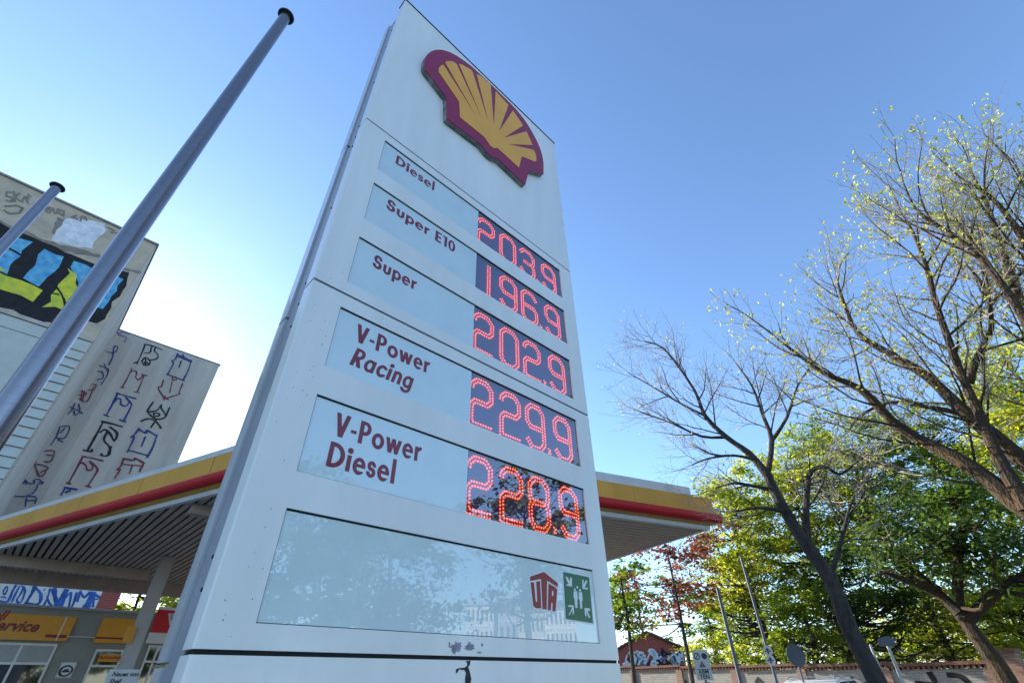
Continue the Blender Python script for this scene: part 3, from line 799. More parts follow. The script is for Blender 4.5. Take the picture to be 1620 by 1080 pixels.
# ------------------------------------------------------------------ station shop
YS = 22.5
shop = empty('station_shop', (3, YS + 4, .12), 'low grey station shop with orange sign panels under the canopy', 'shop building')
def fz(px, py, Y=YS): return onY(px, py, Y)
topz = fz(100, 963)[2]
wl = MB(); wl.box(-6, YS, .12, 6.6, YS + 8, topz)
wl.build('wall', M['render_wall'], shop)
MB().box(-6.05, YS - .06, topz + .002, 6.66, YS + 8.05, topz + .07).build('parapet_coping', M['kerb'], shop)
def fbox(name, m, px0, py0, px1, py1, lift, thick=.03, parent=shop):
    a_, b_ = fz(px0, py0, YS - lift), fz(px1, py1, YS - lift)
    return box(name, m, parent, min(a_[0], b_[0]), YS - lift - thick, min(a_[2], b_[2]), max(a_[0], b_[0]), YS - lift, max(a_[2], b_[2]))
def fxz(px, py): p = fz(px, py); return p[0], p[2]
xa, zt = fxz(122, 976); _, zb = fxz(100, 1014)
sg = box('service_sign', M['orange_sign'], shop, -4.0, YS - .12, zb, xa, YS - .005, zt)
xw, _ = fxz(100, 985)
box('panel_joint', M['frame_white'], sg, xw, YS - .126, zb, xw + .03, YS - .1205, zt)
x2, z2 = fxz(72, 1003)
box('red_stripe', M['dark_red'], sg, x2, YS - .124, z2 - .08, xa - .05, YS - .1205, z2)
xe, ze = fxz(52, 1000)
text_obj('lettering', 'Service', .40, (xe + .06, YS - .125, ze + .02), (R_(90), 0, 0), M['dark_red'], sg, bold=.012, shear=.25, align='RIGHT')
text_obj('lettering', 'Shell', .34, (fxz(4, 985)[0], YS - .125, fxz(4, 985)[1] + .08), (R_(90), 0, 0), M['dark_red'], sg, bold=.01, shear=.25, align='RIGHT')
xc, zc = fxz(163, 977); xd, zd = fxz(212, 1018)
xd = fxz(219, 980)[0]
s2 = box('orange_panel', M['orange_sign'], shop, xc, YS - .12, zd, xd, YS - .005, zc)
_, zr = fxz(180, 1008)
box('red_stripe', M['dark_red'], s2, xc, YS - .124, zr - .05, xd, YS - .1205, zr)
MB().tube([(xa - .05, YS - .13, z2 - .04), (xc, YS - .13, zr - .02)], .012, 6).build('rail', M['frame_white'], shop)
def glazing(name, x0, x1, z0, z1, cols, rows, mats, fw=.06):
    o = MB()
    o.box(x0, YS - .05, z0, x1, YS - .003, z0 + fw); o.box(x0, YS - .05, z1 - fw, x1, YS - .003, z1)
    for c in cols: o.box(c - fw / 2, YS - .05, z0 + fw, c + fw / 2, YS - .003, z1 - fw)
    for r in rows: o.box(x0, YS - .053, r - fw / 2, x1, YS - .0505, r + fw / 2)
    w = o.build(name, M['frame_white'], shop)
    zz = [z0] + list(rows) + [z1]; xx = sorted(cols)
    for i in range(len(zz) - 1):
        for j in range(len(xx) - 1):
            box('pane', mats[i], w, xx[j], YS - .03, zz[i], xx[j + 1], YS - .02, zz[i + 1])
    return w
xr, zwt = fxz(92, 1018); _, zwm = fxz(60, 1049)
glazing('window', -3.4, xr, .5, zwt, [-3.37, -2.2, -1.05, fxz(30, 1030)[0], xr - .03], [zwm], [M['window'], M['grey_glass']])
pz = fxz(105, 1047); pb = fxz(95, 1068)
pl = box('car_wash_plate', M['sign_white'], shop, fxz(98, 1047)[0], YS - .03, pb[1] - .05, fxz(122, 1047)[0], YS - .006, pz[1])
cx_, cz_ = (fxz(98, 1047)[0] + fxz(122, 1047)[0]) / 2, pz[1] - .22
rg = MB(); ribbon(rg, [(cx_ + .15 * math.cos(t), YS - .031, cz_ + .13 * math.sin(t)) for t in np.linspace(0, 6.28, 18)], .05, (0, -1, 0), .002); rg.build('emblem_ring', M['print_black'], pl, fix=False)
rg = MB(); rg.sheet([(cx_ + u * .1, YS - .034, cz_ + w_ * .06) for u, w_ in ((-1, -.6), (1, -.6), (1, .1), (.6, .2), (.4, .8), (-.4, .8), (-.6, .2), (-1, .1))]); rg.build('emblem_car', M['print_black'], pl, fix=False)
x0w, z0w = fxz(152, 1026); x1w = fxz(196, 1026)[0]
nw = glazing('night_counter_window', x0w, x1w + .2, .5, z0w, [x0w + .03, x0w + .75, x1w + .17], [fxz(170, 1053)[1]], [M['window'], M['window']])
nb = box('night_counter_sign', M['orange_sign'], shop, fxz(148, 1035)[0] + .15, YS - .068, fxz(160, 1046)[1], fxz(196, 1040)[0], YS - .055, fxz(160, 1034)[1])
text_obj('lettering', 'Nachtschalter', .135, ((fxz(148, 1035)[0] + .15 + fxz(196, 1040)[0]) / 2, YS - .071, fxz(160, 1045)[1] + .06), (R_(90), 0, 0), M['dark_red'], nb, bold=.004, align='CENTER')
# shop front to the right of the column
rb = box('white_board', M['frame_white'], shop, fxz(236, 1000)[0], YS - .08, fxz(236, 1017)[1], fxz(330, 1000)[0], YS - .005, fxz(262, 960)[1])
rd = box('red_advert', M['bright_red'], shop, fxz(243, 980)[0], YS - .095, fxz(240, 1000)[1], fxz(330, 980)[0], YS - .0805, fxz(262, 962)[1] - .05)
rx0 = fxz(243, 980)[0]
text_obj('lettering', 'V-Power', .48, (rx0 + .38, YS - .099, fxz(252, 987)[1]), (R_(90), 0, 0), M['sign_white'], rd, bold=.015)
text_obj('lettering', 'Shell', .17, (rx0 + .42, YS - .099, fxz(252, 975)[1]), (R_(90), 0, 0), M['sign_white'], rd, bold=.006, shear=.2)
glazing('window', fxz(232, 1030)[0], 6.3, .5, fxz(240, 1020)[1], [fxz(232, 1030)[0] + .03, 4.6, 6.27], [fxz(240, 1046)[1]], [M['window'], M['window']])

tt = ground_at(195, 1070, 13.5)
tot = empty('poster_board', (tt[0], tt[1], .12), 'white free-standing notice board by the canopy column', 'notice board')
MB().box(tt[0] - .26, tt[1], .12, tt[0] + .26, tt[1] + .06, onR(200, 1058, 13.5)[2]).build('panel', M['sign_white'], tot, bevel=.008)
text_obj('lettering', 'Neues von', .10, (tt[0] - .2, tt[1] - .003, onR(200, 1058, 13.5)[2] - .11), (R_(90), 0, 0), M['print_black'], tot, bold=.003, shear=.2)
text_obj('lettering', 'Shell', .10, (tt[0] - .2, tt[1] - .003, onR(200, 1058, 13.5)[2] - .22), (R_(90), 0, 0), M['print_black'], tot, bold=.003, shear=.2)
MB().box(tt[0] - .18, tt[1] - .006, .4, tt[0] + .18, tt[1] - .002, onR(200, 1058, 13.5)[2] - .30).build('poster', M['grey_glass'], tot)

# ------------------------------------------------------------------ tall painted building
ZB = 22.0
p1 = onZ(245, 387, ZB); p2 = onZ(188, 521, ZB); p3 = onZ(347, 578, ZB)
XA = (p1[0] + p2[0]) / 2; Y1 = p1[1]; Y2 = (p2[1] + p3[1]) / 2; XB = p3[0]
bld = empty('painted_building', (-6, 34, 0), 'tall concrete building with mural and columns of spray tags', 'building')
MB().box(-34, Y1, 0, XA, Y2 + 12, ZB).build('front_block', M['concrete_wall'], bld)
MB().box(XA + .002, Y2, 0, XB, Y2 + 12, ZB - .004).build('rear_block', M['cream_render'], bld)
MB().box(XA + .002, Y1 + .05, 0, XA + .03, Y2 - .002, ZB - .002).build('side_wall', M['cream_render'], bld)
cp = MB(); cp.box(-34, Y1 - .10, ZB + .001, XA + .10, Y1 + .25, ZB + .10); cp.box(XA - .2, Y1 + .25, ZB + .001, XA + .10, Y2 - .05, ZB + .10); cp.box(XA - .2, Y2 - .05, ZB + .001, XB + .06, Y2 + .3, ZB + .08)
cp.build('roof_coping', M['kerb'], bld)
_dep = [0]
def wallpoly(name, pts, m, Y, lift, f, jag=0.0, seed=1):
    rnd = random.Random(seed)
    P = [onY(*f(p), Y) for p in pts]
    if jag:
        Q = []
        for i in range(len(P)):
            a_, b_ = P[i], P[(i + 1) % len(P)]
            n = max(1, int(np.linalg.norm(b_ - a_) / (jag * 2.2)))
            for k in range(n):
                q = a_ + (b_ - a_) * k / n
                Q.append((q[0] + rnd.uniform(-jag, jag) * .6, 0, q[2] + rnd.uniform(-jag, jag) * .6))
        P = Q
    return MB().sheet([(p[0], Y - lift, p[2]) for p in P]).build(name, m, bld, fix=False)
def mz(p): return (p[0] / 3.858, 280 + p[1] / 3.858)
# pale band, bands of brown wash and the white patch on the concrete
wallpoly('paint_patch', [(-400, 160), (0, 265), (160, 330), (320, 400), (600, 470), (620, 500), (300, 440), (120, 360), (-400, 190)], M['tag_grey'], Y1, .004, mz, .10, 2)
wallpoly('paint_patch', [(350, 245), (395, 262), (350, 360), (310, 345)], M['tag_grey'], Y1, .005, mz, .08, 3)
wallpoly('paint_patch', [(720, 545), (860, 575), (855, 590), (715, 560)], M['tag_grey'], Y1, .005, mz, .06, 4)
wallpoly('paint_patch', [(400, 255), (560, 262), (640, 285), (652, 330), (600, 360), (560, 440), (440, 425), (318, 385), (350, 330)], M['white_patch'], Y1, .008, mz, .09, 5)
wallpoly('mural_outline', [(-420, 160), (0, 285), (130, 345), (270, 395), (440, 480), (590, 530), (700, 560), (795, 590), (740, 700), (655, 830), (600, 900), (520, 870), (420, 905), (300, 895), (160, 850), (0, 790), (-420, 640)], M['mural_black'], Y1, .012, mz, .16, 6)
for k, pl in enumerate(([(-420, 240), (-60, 340), (-130, 560), (-420, 480)], [(90, 368), (190, 392), (45, 585), (-60, 560), (0, 480)], [(270, 442), (405, 490), (245, 680), (150, 625), (210, 530)],
                        [(455, 518), (575, 560), (470, 690), (470, 600), (435, 560)], [(705, 605), (745, 630), (640, 805), (585, 790)], [(560, 660), (620, 680), (560, 770), (520, 760)])):
    wallpoly('mural_blue_field', pl, M['mural_blue'], Y1, .016, mz, .15, 10 + k)
for k, pl in enumerate(([(-420, 490), (-130, 570), (-60, 570), (45, 597), (130, 640), (245, 690), (205, 755), (0, 690), (-420, 570)], [(430, 555), (470, 605), (480, 690), (440, 750), (395, 815), (275, 790), (345, 690)],
                        [(0, 540), (50, 590), (-60, 565)], [(500, 770), (545, 790), (520, 830), (470, 820)])):
    wallpoly('mural_yellow_field', pl, M['mural_yellow'], Y1, .020, mz, .15, 30 + k)
st = MB()
for pth in ([(330, 660), (365, 700), (390, 750), (400, 800)], [(40, 430), (90, 455), (130, 480)], [(320, 710), (355, 718)]):
    ribbon(st, [onY(*mz(p), Y1) for p in smooth_path(pth)], .09, (0, -1, 0), .024)
tag(st.build('mural_line', M['mural_black'], bld, fix=False), kind='stuff')
st = MB(); lf = .026
for pth in ([(70, 95), (40, 92), (40, 120), (75, 125), (75, 150), (40, 145)], [(85, 90), (90, 150)], [(120, 100), (92, 122), (130, 152)], [(135, 155), (150, 120), (170, 160)], [(175, 105), (170, 150)], [(190, 120), (160, 125)],
            [(275, 180), (285, 215)], [(275, 182), (305, 188), (285, 205)], [(300, 220), (325, 190), (335, 228)], [(345, 225), (350, 195), (375, 205), (350, 215), (380, 235)], [(390, 205), (388, 240)],
            [(470, 235), (440, 245), (475, 262)], [(500, 240), (490, 270)], [(520, 262), (515, 240), (530, 268)], [(660, 310), (700, 330), (670, 340), (735, 345)],
            [(30, 180), (100, 175), (140, 190), (120, 220), (60, 225), (25, 205)]):
    ribbon(st, [onY(*mz(p), Y1) for p in pth], .07, (0, -1, 0), lf); lf += .0006
tag(st.build('spray_tag', M['tag_grey'], bld, fix=False), kind='stuff')
# ledges and boarded lower storey of the front block
zl = onY(60, 509, Y1)[2]
box('ledge', M['cream_render'], bld, -34, Y1 - .12, zl - .16, XA - .05, Y1 - .002, zl + .02)
box('ledge', M['siding'], bld, -34, Y1 - .07, zl - .75, XA - .05, Y1 - .002, zl - .20)
zl2 = onY(120, 565, Y1)[2]
xs_ = onY(88, 572, Y1)[0]
box('pale_panel', M['siding'], bld, -34, Y1 - .10, 3, xs_ - .6, Y1 - .002, zl - .80)
zz = zl - .82; k = 0
while zz > 4.0:
    MB().prism([(xs_ - .55, Y1 - .11, zz - .40), (xs_ - .55, Y1 - .03, zz), (xs_ - .55, Y1 - .002, zz), (xs_ - .55, Y1 - .002, zz - .40)], (XA - .06 - xs_ + .55, 0, 0)).build('board', M['siding'], bld)
    zz -= .43
# spray tags in columns on the rear block
def tz(p): return (p[0] / 3.375, 500 + p[1] / 3.375)
lift = [.006]
def tagset(m, paths, w, smooth=True):
    mb = MB()
    for p in paths:
        ribbon(mb, [onY(*tz(q), Y2) for q in (smooth_path(p) if smooth and len(p) > 2 else p)], w * .78, (0, -1, 0), lift[0]); lift[0] += .0007
    tag(mb.build('spray_tag', M[m], bld, fix=False), kind='stuff')
for x_ in (.42, .56, .70, .86, 1.0, 1.14):                       # ribbed strips of the wall
    box('wall_rib', M['cream_render'], bld, XA + x_, Y2 - .03, 0, XA + x_ + .05, Y2 - .001, ZB - .03)
rib0 = onY(*tz((985, 220)), Y2)[0]
for k in range(9):
    box('wall_rib', M['cream_render'], bld, rib0 - .40 + k * .11, Y2 - .004, 0, rib0 - .36 + k * .11, Y2 - .001, ZB - .03)
tagset('tag_black', [[(715, 250), (735, 245), (730, 255)], [(735, 245), (760, 190), (775, 150)], [(770, 150), (820, 160), (865, 180)], [(770, 195), (800, 195), (810, 165), (830, 165), (825, 185), (845, 210), (830, 230), (790, 235)],
       [(757, 240), (775, 222), (800, 235), (795, 258), (770, 262), (757, 240)], [(778, 225), (778, 260)], [(778, 243), (765, 258)], [(778, 243), (795, 256)]], .11)
tagset('tag_red', [[(640, 380), (665, 383)], [(652, 380), (680, 330), (705, 278)], [(695, 300), (715, 290), (730, 300), (725, 325), (740, 340), (765, 315)], [(755, 310), (785, 318)], [(770, 315), (750, 365), (733, 405)], [(712, 402), (745, 410)]], .10)
tagset('tag_blue', [[(555, 525), (580, 535)], [(568, 528), (600, 470), (628, 412)], [(622, 410), (670, 425), (725, 440)], [(612, 460), (625, 440), (645, 445), (645, 470), (670, 480), (690, 460)], [(670, 432), (695, 460), (700, 480), (660, 560)], [(638, 553), (672, 565)]], .13)
tagset('tag_black', [[(445, 715), (485, 722), (490, 710)], [(468, 715), (510, 640), (548, 570)], [(543, 562), (600, 575), (652, 590)], [(535, 620), (560, 605), (590, 630), (610, 665), (625, 625), (585, 590)], [(575, 615), (555, 660), (585, 700), (580, 740), (548, 745), (540, 735)], [(580, 735), (592, 695)]], .15)
tagset('tag_red', [[(355, 890), (378, 895)], [(367, 890), (405, 820), (443, 748)], [(440, 748), (495, 758), (550, 772)], [(418, 790), (440, 782), (460, 800), (465, 820), (490, 818), (495, 795), (480, 775)], [(485, 775), (520, 815), (505, 850), (470, 905)], [(458, 905), (485, 912)]], .12)
tagset('tag_blue', [[(325, 955), (350, 915)], [(345, 915), (410, 925)], [(350, 940), (375, 930)]], .13)
tagset('tag_blue', [[(890, 310), (985, 345)], [(895, 310), (925, 255), (918, 240), (935, 232), (948, 200)], [(945, 205), (1025, 240)], [(950, 215), (1020, 245)], [(1022, 238), (1000, 300), (975, 345)], [(975, 205), (985, 228)], [(955, 275), (968, 240)]], .11)
tagset('tag_red', [[(873, 340), (862, 375), (845, 380), (855, 405), (880, 440)], [(875, 450), (882, 425)], [(870, 438), (900, 445)], [(882, 440), (930, 425), (962, 415)], [(955, 412), (965, 385), (975, 360)], [(905, 410), (920, 350)], [(922, 325), (938, 325), (940, 340), (922, 340), (922, 325)]], .10)
tagset('tag_black', [[(818, 458), (790, 500), (790, 515), (835, 550), (885, 535), (860, 490), (860, 475), (835, 505), (795, 510)], [(905, 488), (885, 535)], [(835, 550), (805, 595)], [(750, 562), (790, 548), (830, 560), (860, 598)], [(820, 520), (845, 518), (850, 530), (825, 535), (820, 520)]], .12)
tagset('tag_blue', [[(680, 725), (715, 650), (700, 645), (720, 630), (742, 600)], [(742, 605), (780, 625), (785, 610), (838, 640)], [(838, 635), (815, 700), (785, 755)], [(685, 715), (795, 745)], [(755, 695), (775, 645)]], .13)
tagset('tag_red', [[(612, 865), (640, 820), (625, 818), (645, 800), (660, 760)], [(660, 760), (715, 770), (720, 758), (770, 785)], [(655, 790), (765, 800)], [(765, 790), (745, 830)], [(690, 840), (705, 800)]], .12)
tagset('tag_violet', [[(690, 95), (650, 85), (640, 100), (675, 115), (665, 138)], [(625, 85), (640, 105)]], .09)
tagset('tag_blue', [[(570, 190), (605, 205), (580, 260)], [(600, 215), (610, 165), (628, 165), (618, 190), (595, 200)], [(520, 295), (545, 300), (550, 330), (520, 340)], [(530, 265), (560, 275), (578, 285), (570, 320), (540, 365)], [(555, 255), (575, 295)]], .08)
tagset('tag_red', [[(490, 365), (512, 370), (500, 395), (470, 395)], [(500, 380), (465, 455), (420, 440)], [(425, 400), (460, 410), (450, 425), (420, 420)], [(440, 395), (430, 450)], [(450, 400), (440, 455)]], .07)
tagset('tag_blue', [[(372, 485), (410, 500), (440, 520)], [(400, 465), (385, 500), (360, 525)], [(420, 470), (425, 510), (400, 528), (395, 505)], [(330, 590), (372, 592), (345, 650), (300, 650)], [(345, 600), (320, 625)], [(320, 590), (300, 645), (270, 690)], [(310, 660), (335, 672)]], .08)
tagset('tag_red', [[(240, 720), (290, 722), (270, 775), (235, 775)], [(250, 740), (280, 745)], [(195, 780), (185, 790), (208, 855)], [(195, 790), (240, 800), (255, 815), (215, 835)], [(250, 820), (230, 850), (205, 855)]], .08)
tagset('tag_blue', [[(80, 962), (130, 962), (175, 945), (195, 920), (205, 895), (220, 890), (210, 872), (185, 875), (180, 895), (150, 890), (130, 870)], [(120, 895), (135, 880), (140, 900)], [(215, 880), (232, 890), (212, 895)], [(140, 975), (150, 962), (185, 965), (195, 980), (150, 985), (140, 975)], [(140, 980), (135, 1015)], [(192, 982), (185, 1000)]], .07)
# blue letters and the brick strip at the foot of the rear block
def qz(p): return (p[0] / 8.1, 910 + p[1] / 8.1)
xk, zk = onY(*qz((1310, 220)), Y2)[0], onY(*qz((1310, 200)), Y2)[2]
box('brick_strip', M['brick_red'], bld, xk, Y2 - .012, 0, XB - .002, Y2 - .001, zk + .6)
box('white_band', M['facade_white'], bld, XA + .1, Y2 - .006, 0, xk - .01, Y2 - .001, zk + .9)
mb = MB(); lf = .009
for w_, pth in ((.16, [(0, 330), (80, 335), (120, 300), (160, 200), (205, 125)]), (.09, [(40, 210), (60, 240), (95, 180), (85, 140), (40, 200)]), (.08, [(0, 275), (30, 270), (75, 285)]),
                (.12, [(150, 340), (200, 230), (255, 130)]), (.12, [(280, 130), (320, 190), (280, 320), (240, 345), (215, 310), (260, 240), (310, 140)]),
                (.20, [(330, 355), (400, 240), (450, 150)]), (.18, [(430, 140), (500, 200), (525, 270), (490, 360), (340, 358)]), (.10, [(560, 190), (580, 165)]),
                (.13, [(550, 400), (610, 280), (640, 170)]), (.12, [(600, 260), (630, 350), (670, 385)]), (.30, [(690, 170), (710, 290), (735, 400)]), (.30, [(735, 400), (790, 290), (840, 180)]),
                (.16, [(790, 390), (830, 290), (870, 185)]), (.13, [(840, 290), (910, 220), (880, 410)]), (.16, [(880, 420), (930, 380), (985, 220)]), (.13, [(990, 330), (1030, 200)]),
                (.16, [(1030, 195), (1075, 275), (1150, 210)]), (.34, [(1070, 440), (1130, 330), (1180, 220)]), (.18, [(1120, 440), (1160, 350), (1210, 220)]), (.16, [(1200, 230), (1280, 280)]), (.12, [(1150, 310), (1250, 300)]), (.12, [(1205, 270), (1190, 400)]), (.09, [(1130, 385), (1210, 395)])):
    ribbon(mb, [onY(*qz(p), Y2) for p in (smooth_path(pth) if len(pth) > 2 else pth)], w_ * .68, (0, -1, 0), lf); lf += .0008
tag(mb.build('spray_lettering', M['mural_letter'], bld, fix=False), kind='stuff')

# ------------------------------------------------------------------ trees
def rot_about(v, axis, ang):
    axis = axis / (np.linalg.norm(axis) + 1e-9)
    return v * math.cos(ang) + np.cross(axis, v) * math.sin(ang) + axis * (axis @ v) * (1 - math.cos(ang))
def unit(v): return v / (np.linalg.norm(v) + 1e-9)

class Grower:
    def __init__(s, seed):
        s.rng = random.Random(seed); s.wood = MB(); s.twig = MB(); s.tips = []
    def shoot(s, p, d, L, n, wob, up):
        pts = [np.array(p, float)]; d = unit(np.array(d, float))
        for k in range(n):
            d = unit(d + np.array([s.rng.gauss(0, wob), s.rng.gauss(0, wob), s.rng.gauss(0, wob) + up]))
            pts.append(pts[-1] + d * (L / n))
        return pts
    def limb(s, pts, r0, r1, lev, spec):
        """add a limb along pts and let children grow from it"""
        P = smooth_path(pts, 3) if lev == 0 else pts
        n = len(P)
        rad = [r0 + (r1 - r0) * (k / (n - 1)) ** .8 for k in range(n)]
        big = rad[0] > .018
        if big: rad = [q * (1 + s.rng.uniform(-.09, .10)) for q in rad]
        (s.wood if big else s.twig).tube(P, rad, 9 if rad[0] > .06 else (6 if big else 3), cap=False)
        if lev >= len(spec):
            s.tips.append((P[-1], unit(P[-1] - P[-2]))); return
        sp = spec[lev]
        cum = np.concatenate([[0], np.cumsum([np.linalg.norm(P[i + 1] - P[i]) for i in range(n - 1)])])
        L = cum[-1]
        pos = sp['from'] * L + s.rng.random() * sp['gap']
        side = s.rng.random() * 6.28
        while pos < L:
            i = min(int(np.searchsorted(cum, pos)) - 1, n - 2); i = max(i, 0)
            t = (pos - cum[i]) / max(1e-6, cum[i + 1] - cum[i])
            q = P[i] + (P[i + 1] - P[i]) * t; d = unit(P[i + 1] - P[i]); r = rad[i] + (rad[i + 1] - rad[i]) * t
            perp = unit(np.cross(d, np.array([.3, .2, 1.0]) if abs(d[2]) < .9 else np.array([1.0, 0, 0])))
            ax = rot_about(perp, d, side); side += 2.1 + s.rng.random() * 1.2
            nd = rot_about(d, ax, R_(s.rng.uniform(*sp['ang'])))
            fr = 1 - .55 * pos / L
            ln = s.rng.uniform(*sp['len']) * fr
            cr = min(r * .72, sp['r'] * (.6 + .5 * fr))
            s.limb(s.shoot(q, nd, ln, sp['n'], sp['wob'], sp['up']), cr, max(cr * .35, .0028), lev + 1, spec)
            pos += sp['gap'] * s.rng.uniform(.6, 1.4)
        d = unit(P[-1] - P[-2])
        s.limb(s.shoot(P[-1], d, s.rng.uniform(*sp['len']) * .6, sp['n'], sp['wob'], sp['up']), rad[-1], max(rad[-1] * .4, .0028), lev + 1, spec)

def leaf_verts(C, size, rng, flat=.6, elong=1.35, up=(0, 0, 1)):
    """kite leaves at centres C (n,3)"""
    n = len(C)
    nrm = rng.normal(size=(n, 3)) * flat + np.asarray(up); nrm /= np.linalg.norm(nrm, axis=1)[:, None]
    a_ = rng.normal(size=(n, 3)); u = np.cross(nrm, a_); u /= np.linalg.norm(u, axis=1)[:, None]
    w = np.cross(nrm, u)
    s = (size * rng.uniform(.6, 1.25, n))[:, None]
    fold = nrm * s * .18
    V = np.stack([C - u * s * .5 * elong, C + w * s * .45 + fold - u * s * .08, C + u * s * .62 * elong, C - w * s * .45 + fold - u * s * .08], 1)
    return V.reshape(-1, 3)

def bud_leaves(g_, per, size, seed, keep=1.0):
    rng = np.random.default_rng(seed)
    T = [t for t in g_.tips if g_.rng.random() < keep]
    C = np.repeat(np.array([t[0] for t in T]), per, 0) + rng.normal(size=(len(T) * per, 3)) * size * .55
    return leaf_verts(C, size, rng, 1.2)

# --- big budding tree whose limbs reach in from the right
def rr(pts, r):
    return [onR(p[0], p[1], r + (p[2] if len(p) > 2 else 0)) for p in pts]
bt = (10.75, -1.15, .12)
tree = empty('budding_tree', bt, 'large budding tree with spreading limbs entering from the right edge', 'tree')
G = Grower(11)
spec0 = [dict(gap=.27, len=(1.5, 2.9), ang=(24, 55), r=.023, n=6, wob=.10, up=.05, **{'from': .22}),
         dict(gap=.19, len=(.6, 1.3), ang=(25, 55), r=.011, n=4, wob=.12, up=.06, **{'from': .15}),
         dict(gap=.125, len=(.22, .5), ang=(25, 60), r=.0070, n=3, wob=.14, up=.08, **{'from': .2})]
fork = np.array([10.75, -1.10, 3.0])
G.wood.tube([(10.72, -1.2, .05), (10.75, -1.17, .6), (10.76, -1.13, 1.8), tuple(fork)], [.44, .36, .32, .30], 14, cap=False)
G.limb([fork] + rr([(1640, 815), (1563, 757), (1507, 721), (1448, 691), (1408, 662, -.2), (1362, 616, -.5), (1304, 590, -.8), (1262, 560, -1.0), (1235, 540, -1.1)], 10.6), .175, .022, 0, spec0)
G.limb([fork] + rr([(1660, 765), (1600, 712), (1522, 648), (1465, 593, .2), (1400, 555, .5), (1356, 525, .7), (1335, 480, 1.0), (1325, 445, 1.2)], 10.9), .17, .022, 0, spec0)
G.limb(rr([(1628, 806), (1598, 756), (1572, 708), (1550, 655), (1520, 590), (1482, 484), (1468, 430), (1450, 380), (1435, 350)], 10.5), .12, .02, 0, spec0)
G.limb(rr([(1527, 655), (1470, 644), (1408, 636), (1362, 657), (1345, 678)], 10.9), .055, .018, 0, spec0[1:])
G.limb([fork] + rr([(1690, 640), (1640, 540), (1600, 440), (1585, 390), (1560, 320), (1535, 270)], 11.6), .14, .02, 0, spec0)
G.limb(rr([(1650, 560), (1600, 470), (1534, 392), (1465, 345), (1445, 325)], 9.9), .08, .018, 0, spec0)
G.limb(rr([(1690, 600), (1640, 420), (1600, 350), (1565, 310), (1525, 285)], 10.4), .09, .018, 0, spec0)
G.limb(rr([(1700, 560), (1665, 440), (1635, 340), (1615, 280)], 11.2), .09, .018, 0, spec0)
G.limb(rr([(1534, 605), (1548, 560), (1568, 519), (1560, 460), (1530, 420)], 10.7), .065, .018, 0, spec0)
G.limb([fork] + [np.array(p) for p in ((11.6, -2.2, 4.8), (12.6, -3.6, 6.9), (13.2, -4.6, 8.6))], .2, .03, 0, spec0[:2])
G.wood.build('trunk', M['bark_moss'], tree, smooth=True, fix=False)
tag(G.twig.build('twigs', M['twig'], tree, fix=False), kind='stuff')
o = fast_mesh('leaf_buds', bud_leaves(G, 4, .044, 5, .48), 4, M['bud'], tree); tag(o, kind='stuff')
print('big tree', len(G.wood.f), len(G.twig.f), len(G.tips))

# --- bare tree with dark trunk
tb = ground_at(1390, 1080, 12.0)
tree = empty('bare_tree', (tb[0], tb[1], .12), 'leafless tree with dark leaning trunk right of the canopy', 'tree')
G = Grower(23)
spec1 = [dict(gap=.20, len=(.9, 1.9), ang=(25, 60), r=.020, n=6, wob=.11, up=.04, **{'from': .25}),
         dict(gap=.16, len=(.45, 1.05), ang=(25, 55), r=.0095, n=4, wob=.13, up=.05, **{'from': .15}),
         dict(gap=.105, len=(.2, .48), ang=(25, 60), r=.0066, n=3, wob=.14, up=.06, **{'from': .2})]
tr_ = [np.array([tb[0] + .05, tb[1], -.05]), np.array([tb[0] + .02, tb[1], .7])] + rr([(1386, 1075), (1344, 994), (1316, 921), (1275, 860), (1251, 823), (1226, 778), (1212, 746)], 12.0)
P_ = smooth_path(tr_, 3)
G.wood.tube(P_, [.28 if k == 0 else (.20 if k < 3 else .168 - .072 * (k - 3) / (len(P_) - 4)) for k in range(len(P_))], 14, cap=False)
G.limb(rr([(1278, 862), (1275, 811), (1281, 750), (1304, 738), (1328, 750), (1350, 735)], 12.1), .085, .02, 0, spec1)
G.limb(rr([(1240, 808), (1202, 803), (1160, 809)], 11.8), .055, .016, 0, spec1)
G.limb(rr([(1222, 775), (1190, 768), (1161, 764), (1132, 772)], 12.1), .06, .016, 0, spec1)
G.limb(rr([(1213, 750), (1185, 717), (1149, 691), (1115, 657), (1098, 616), (1052, 553), (1020, 540)], 12.0), .095, .016, 0, spec1)
G.limb(rr([(1214, 750), (1221, 697), (1207, 657), (1190, 611), (1165, 575)], 12.2), .075, .015, 0, spec1)
G.limb(rr([(1195, 727), (1160, 720), (1121, 725), (1095, 735)], 11.8), .045, .014, 0, spec1)
G.limb(rr([(1149, 691), (1110, 690), (1060, 668), (1010, 650)], 12.1), .045, .014, 0, spec1)
G.limb(rr([(1115, 657), (1080, 640), (1030, 610), (995, 590)], 12.2), .04, .014, 0, spec1)
G.limb(rr([(1221, 697), (1245, 660), (1262, 610), (1290, 570)], 12.4), .05, .014, 0, spec1)
G.limb(rr([(1316, 905), (1332, 852), (1345, 800), (1365, 760)], 12.3), .06, .016, 0, spec1)
G.wood.build('trunk', M['bark'], tree, smooth=True, fix=False)
tag(G.twig.build('twigs', M['twig'], tree, fix=False), kind='stuff')
o = fast_mesh('leaf_buds', bud_leaves(G, 2, .038, 6, .16), 4, M['bud'], tree); tag(o, kind='stuff')
print('bare tree', len(G.wood.f), len(G.twig.f), len(G.tips))

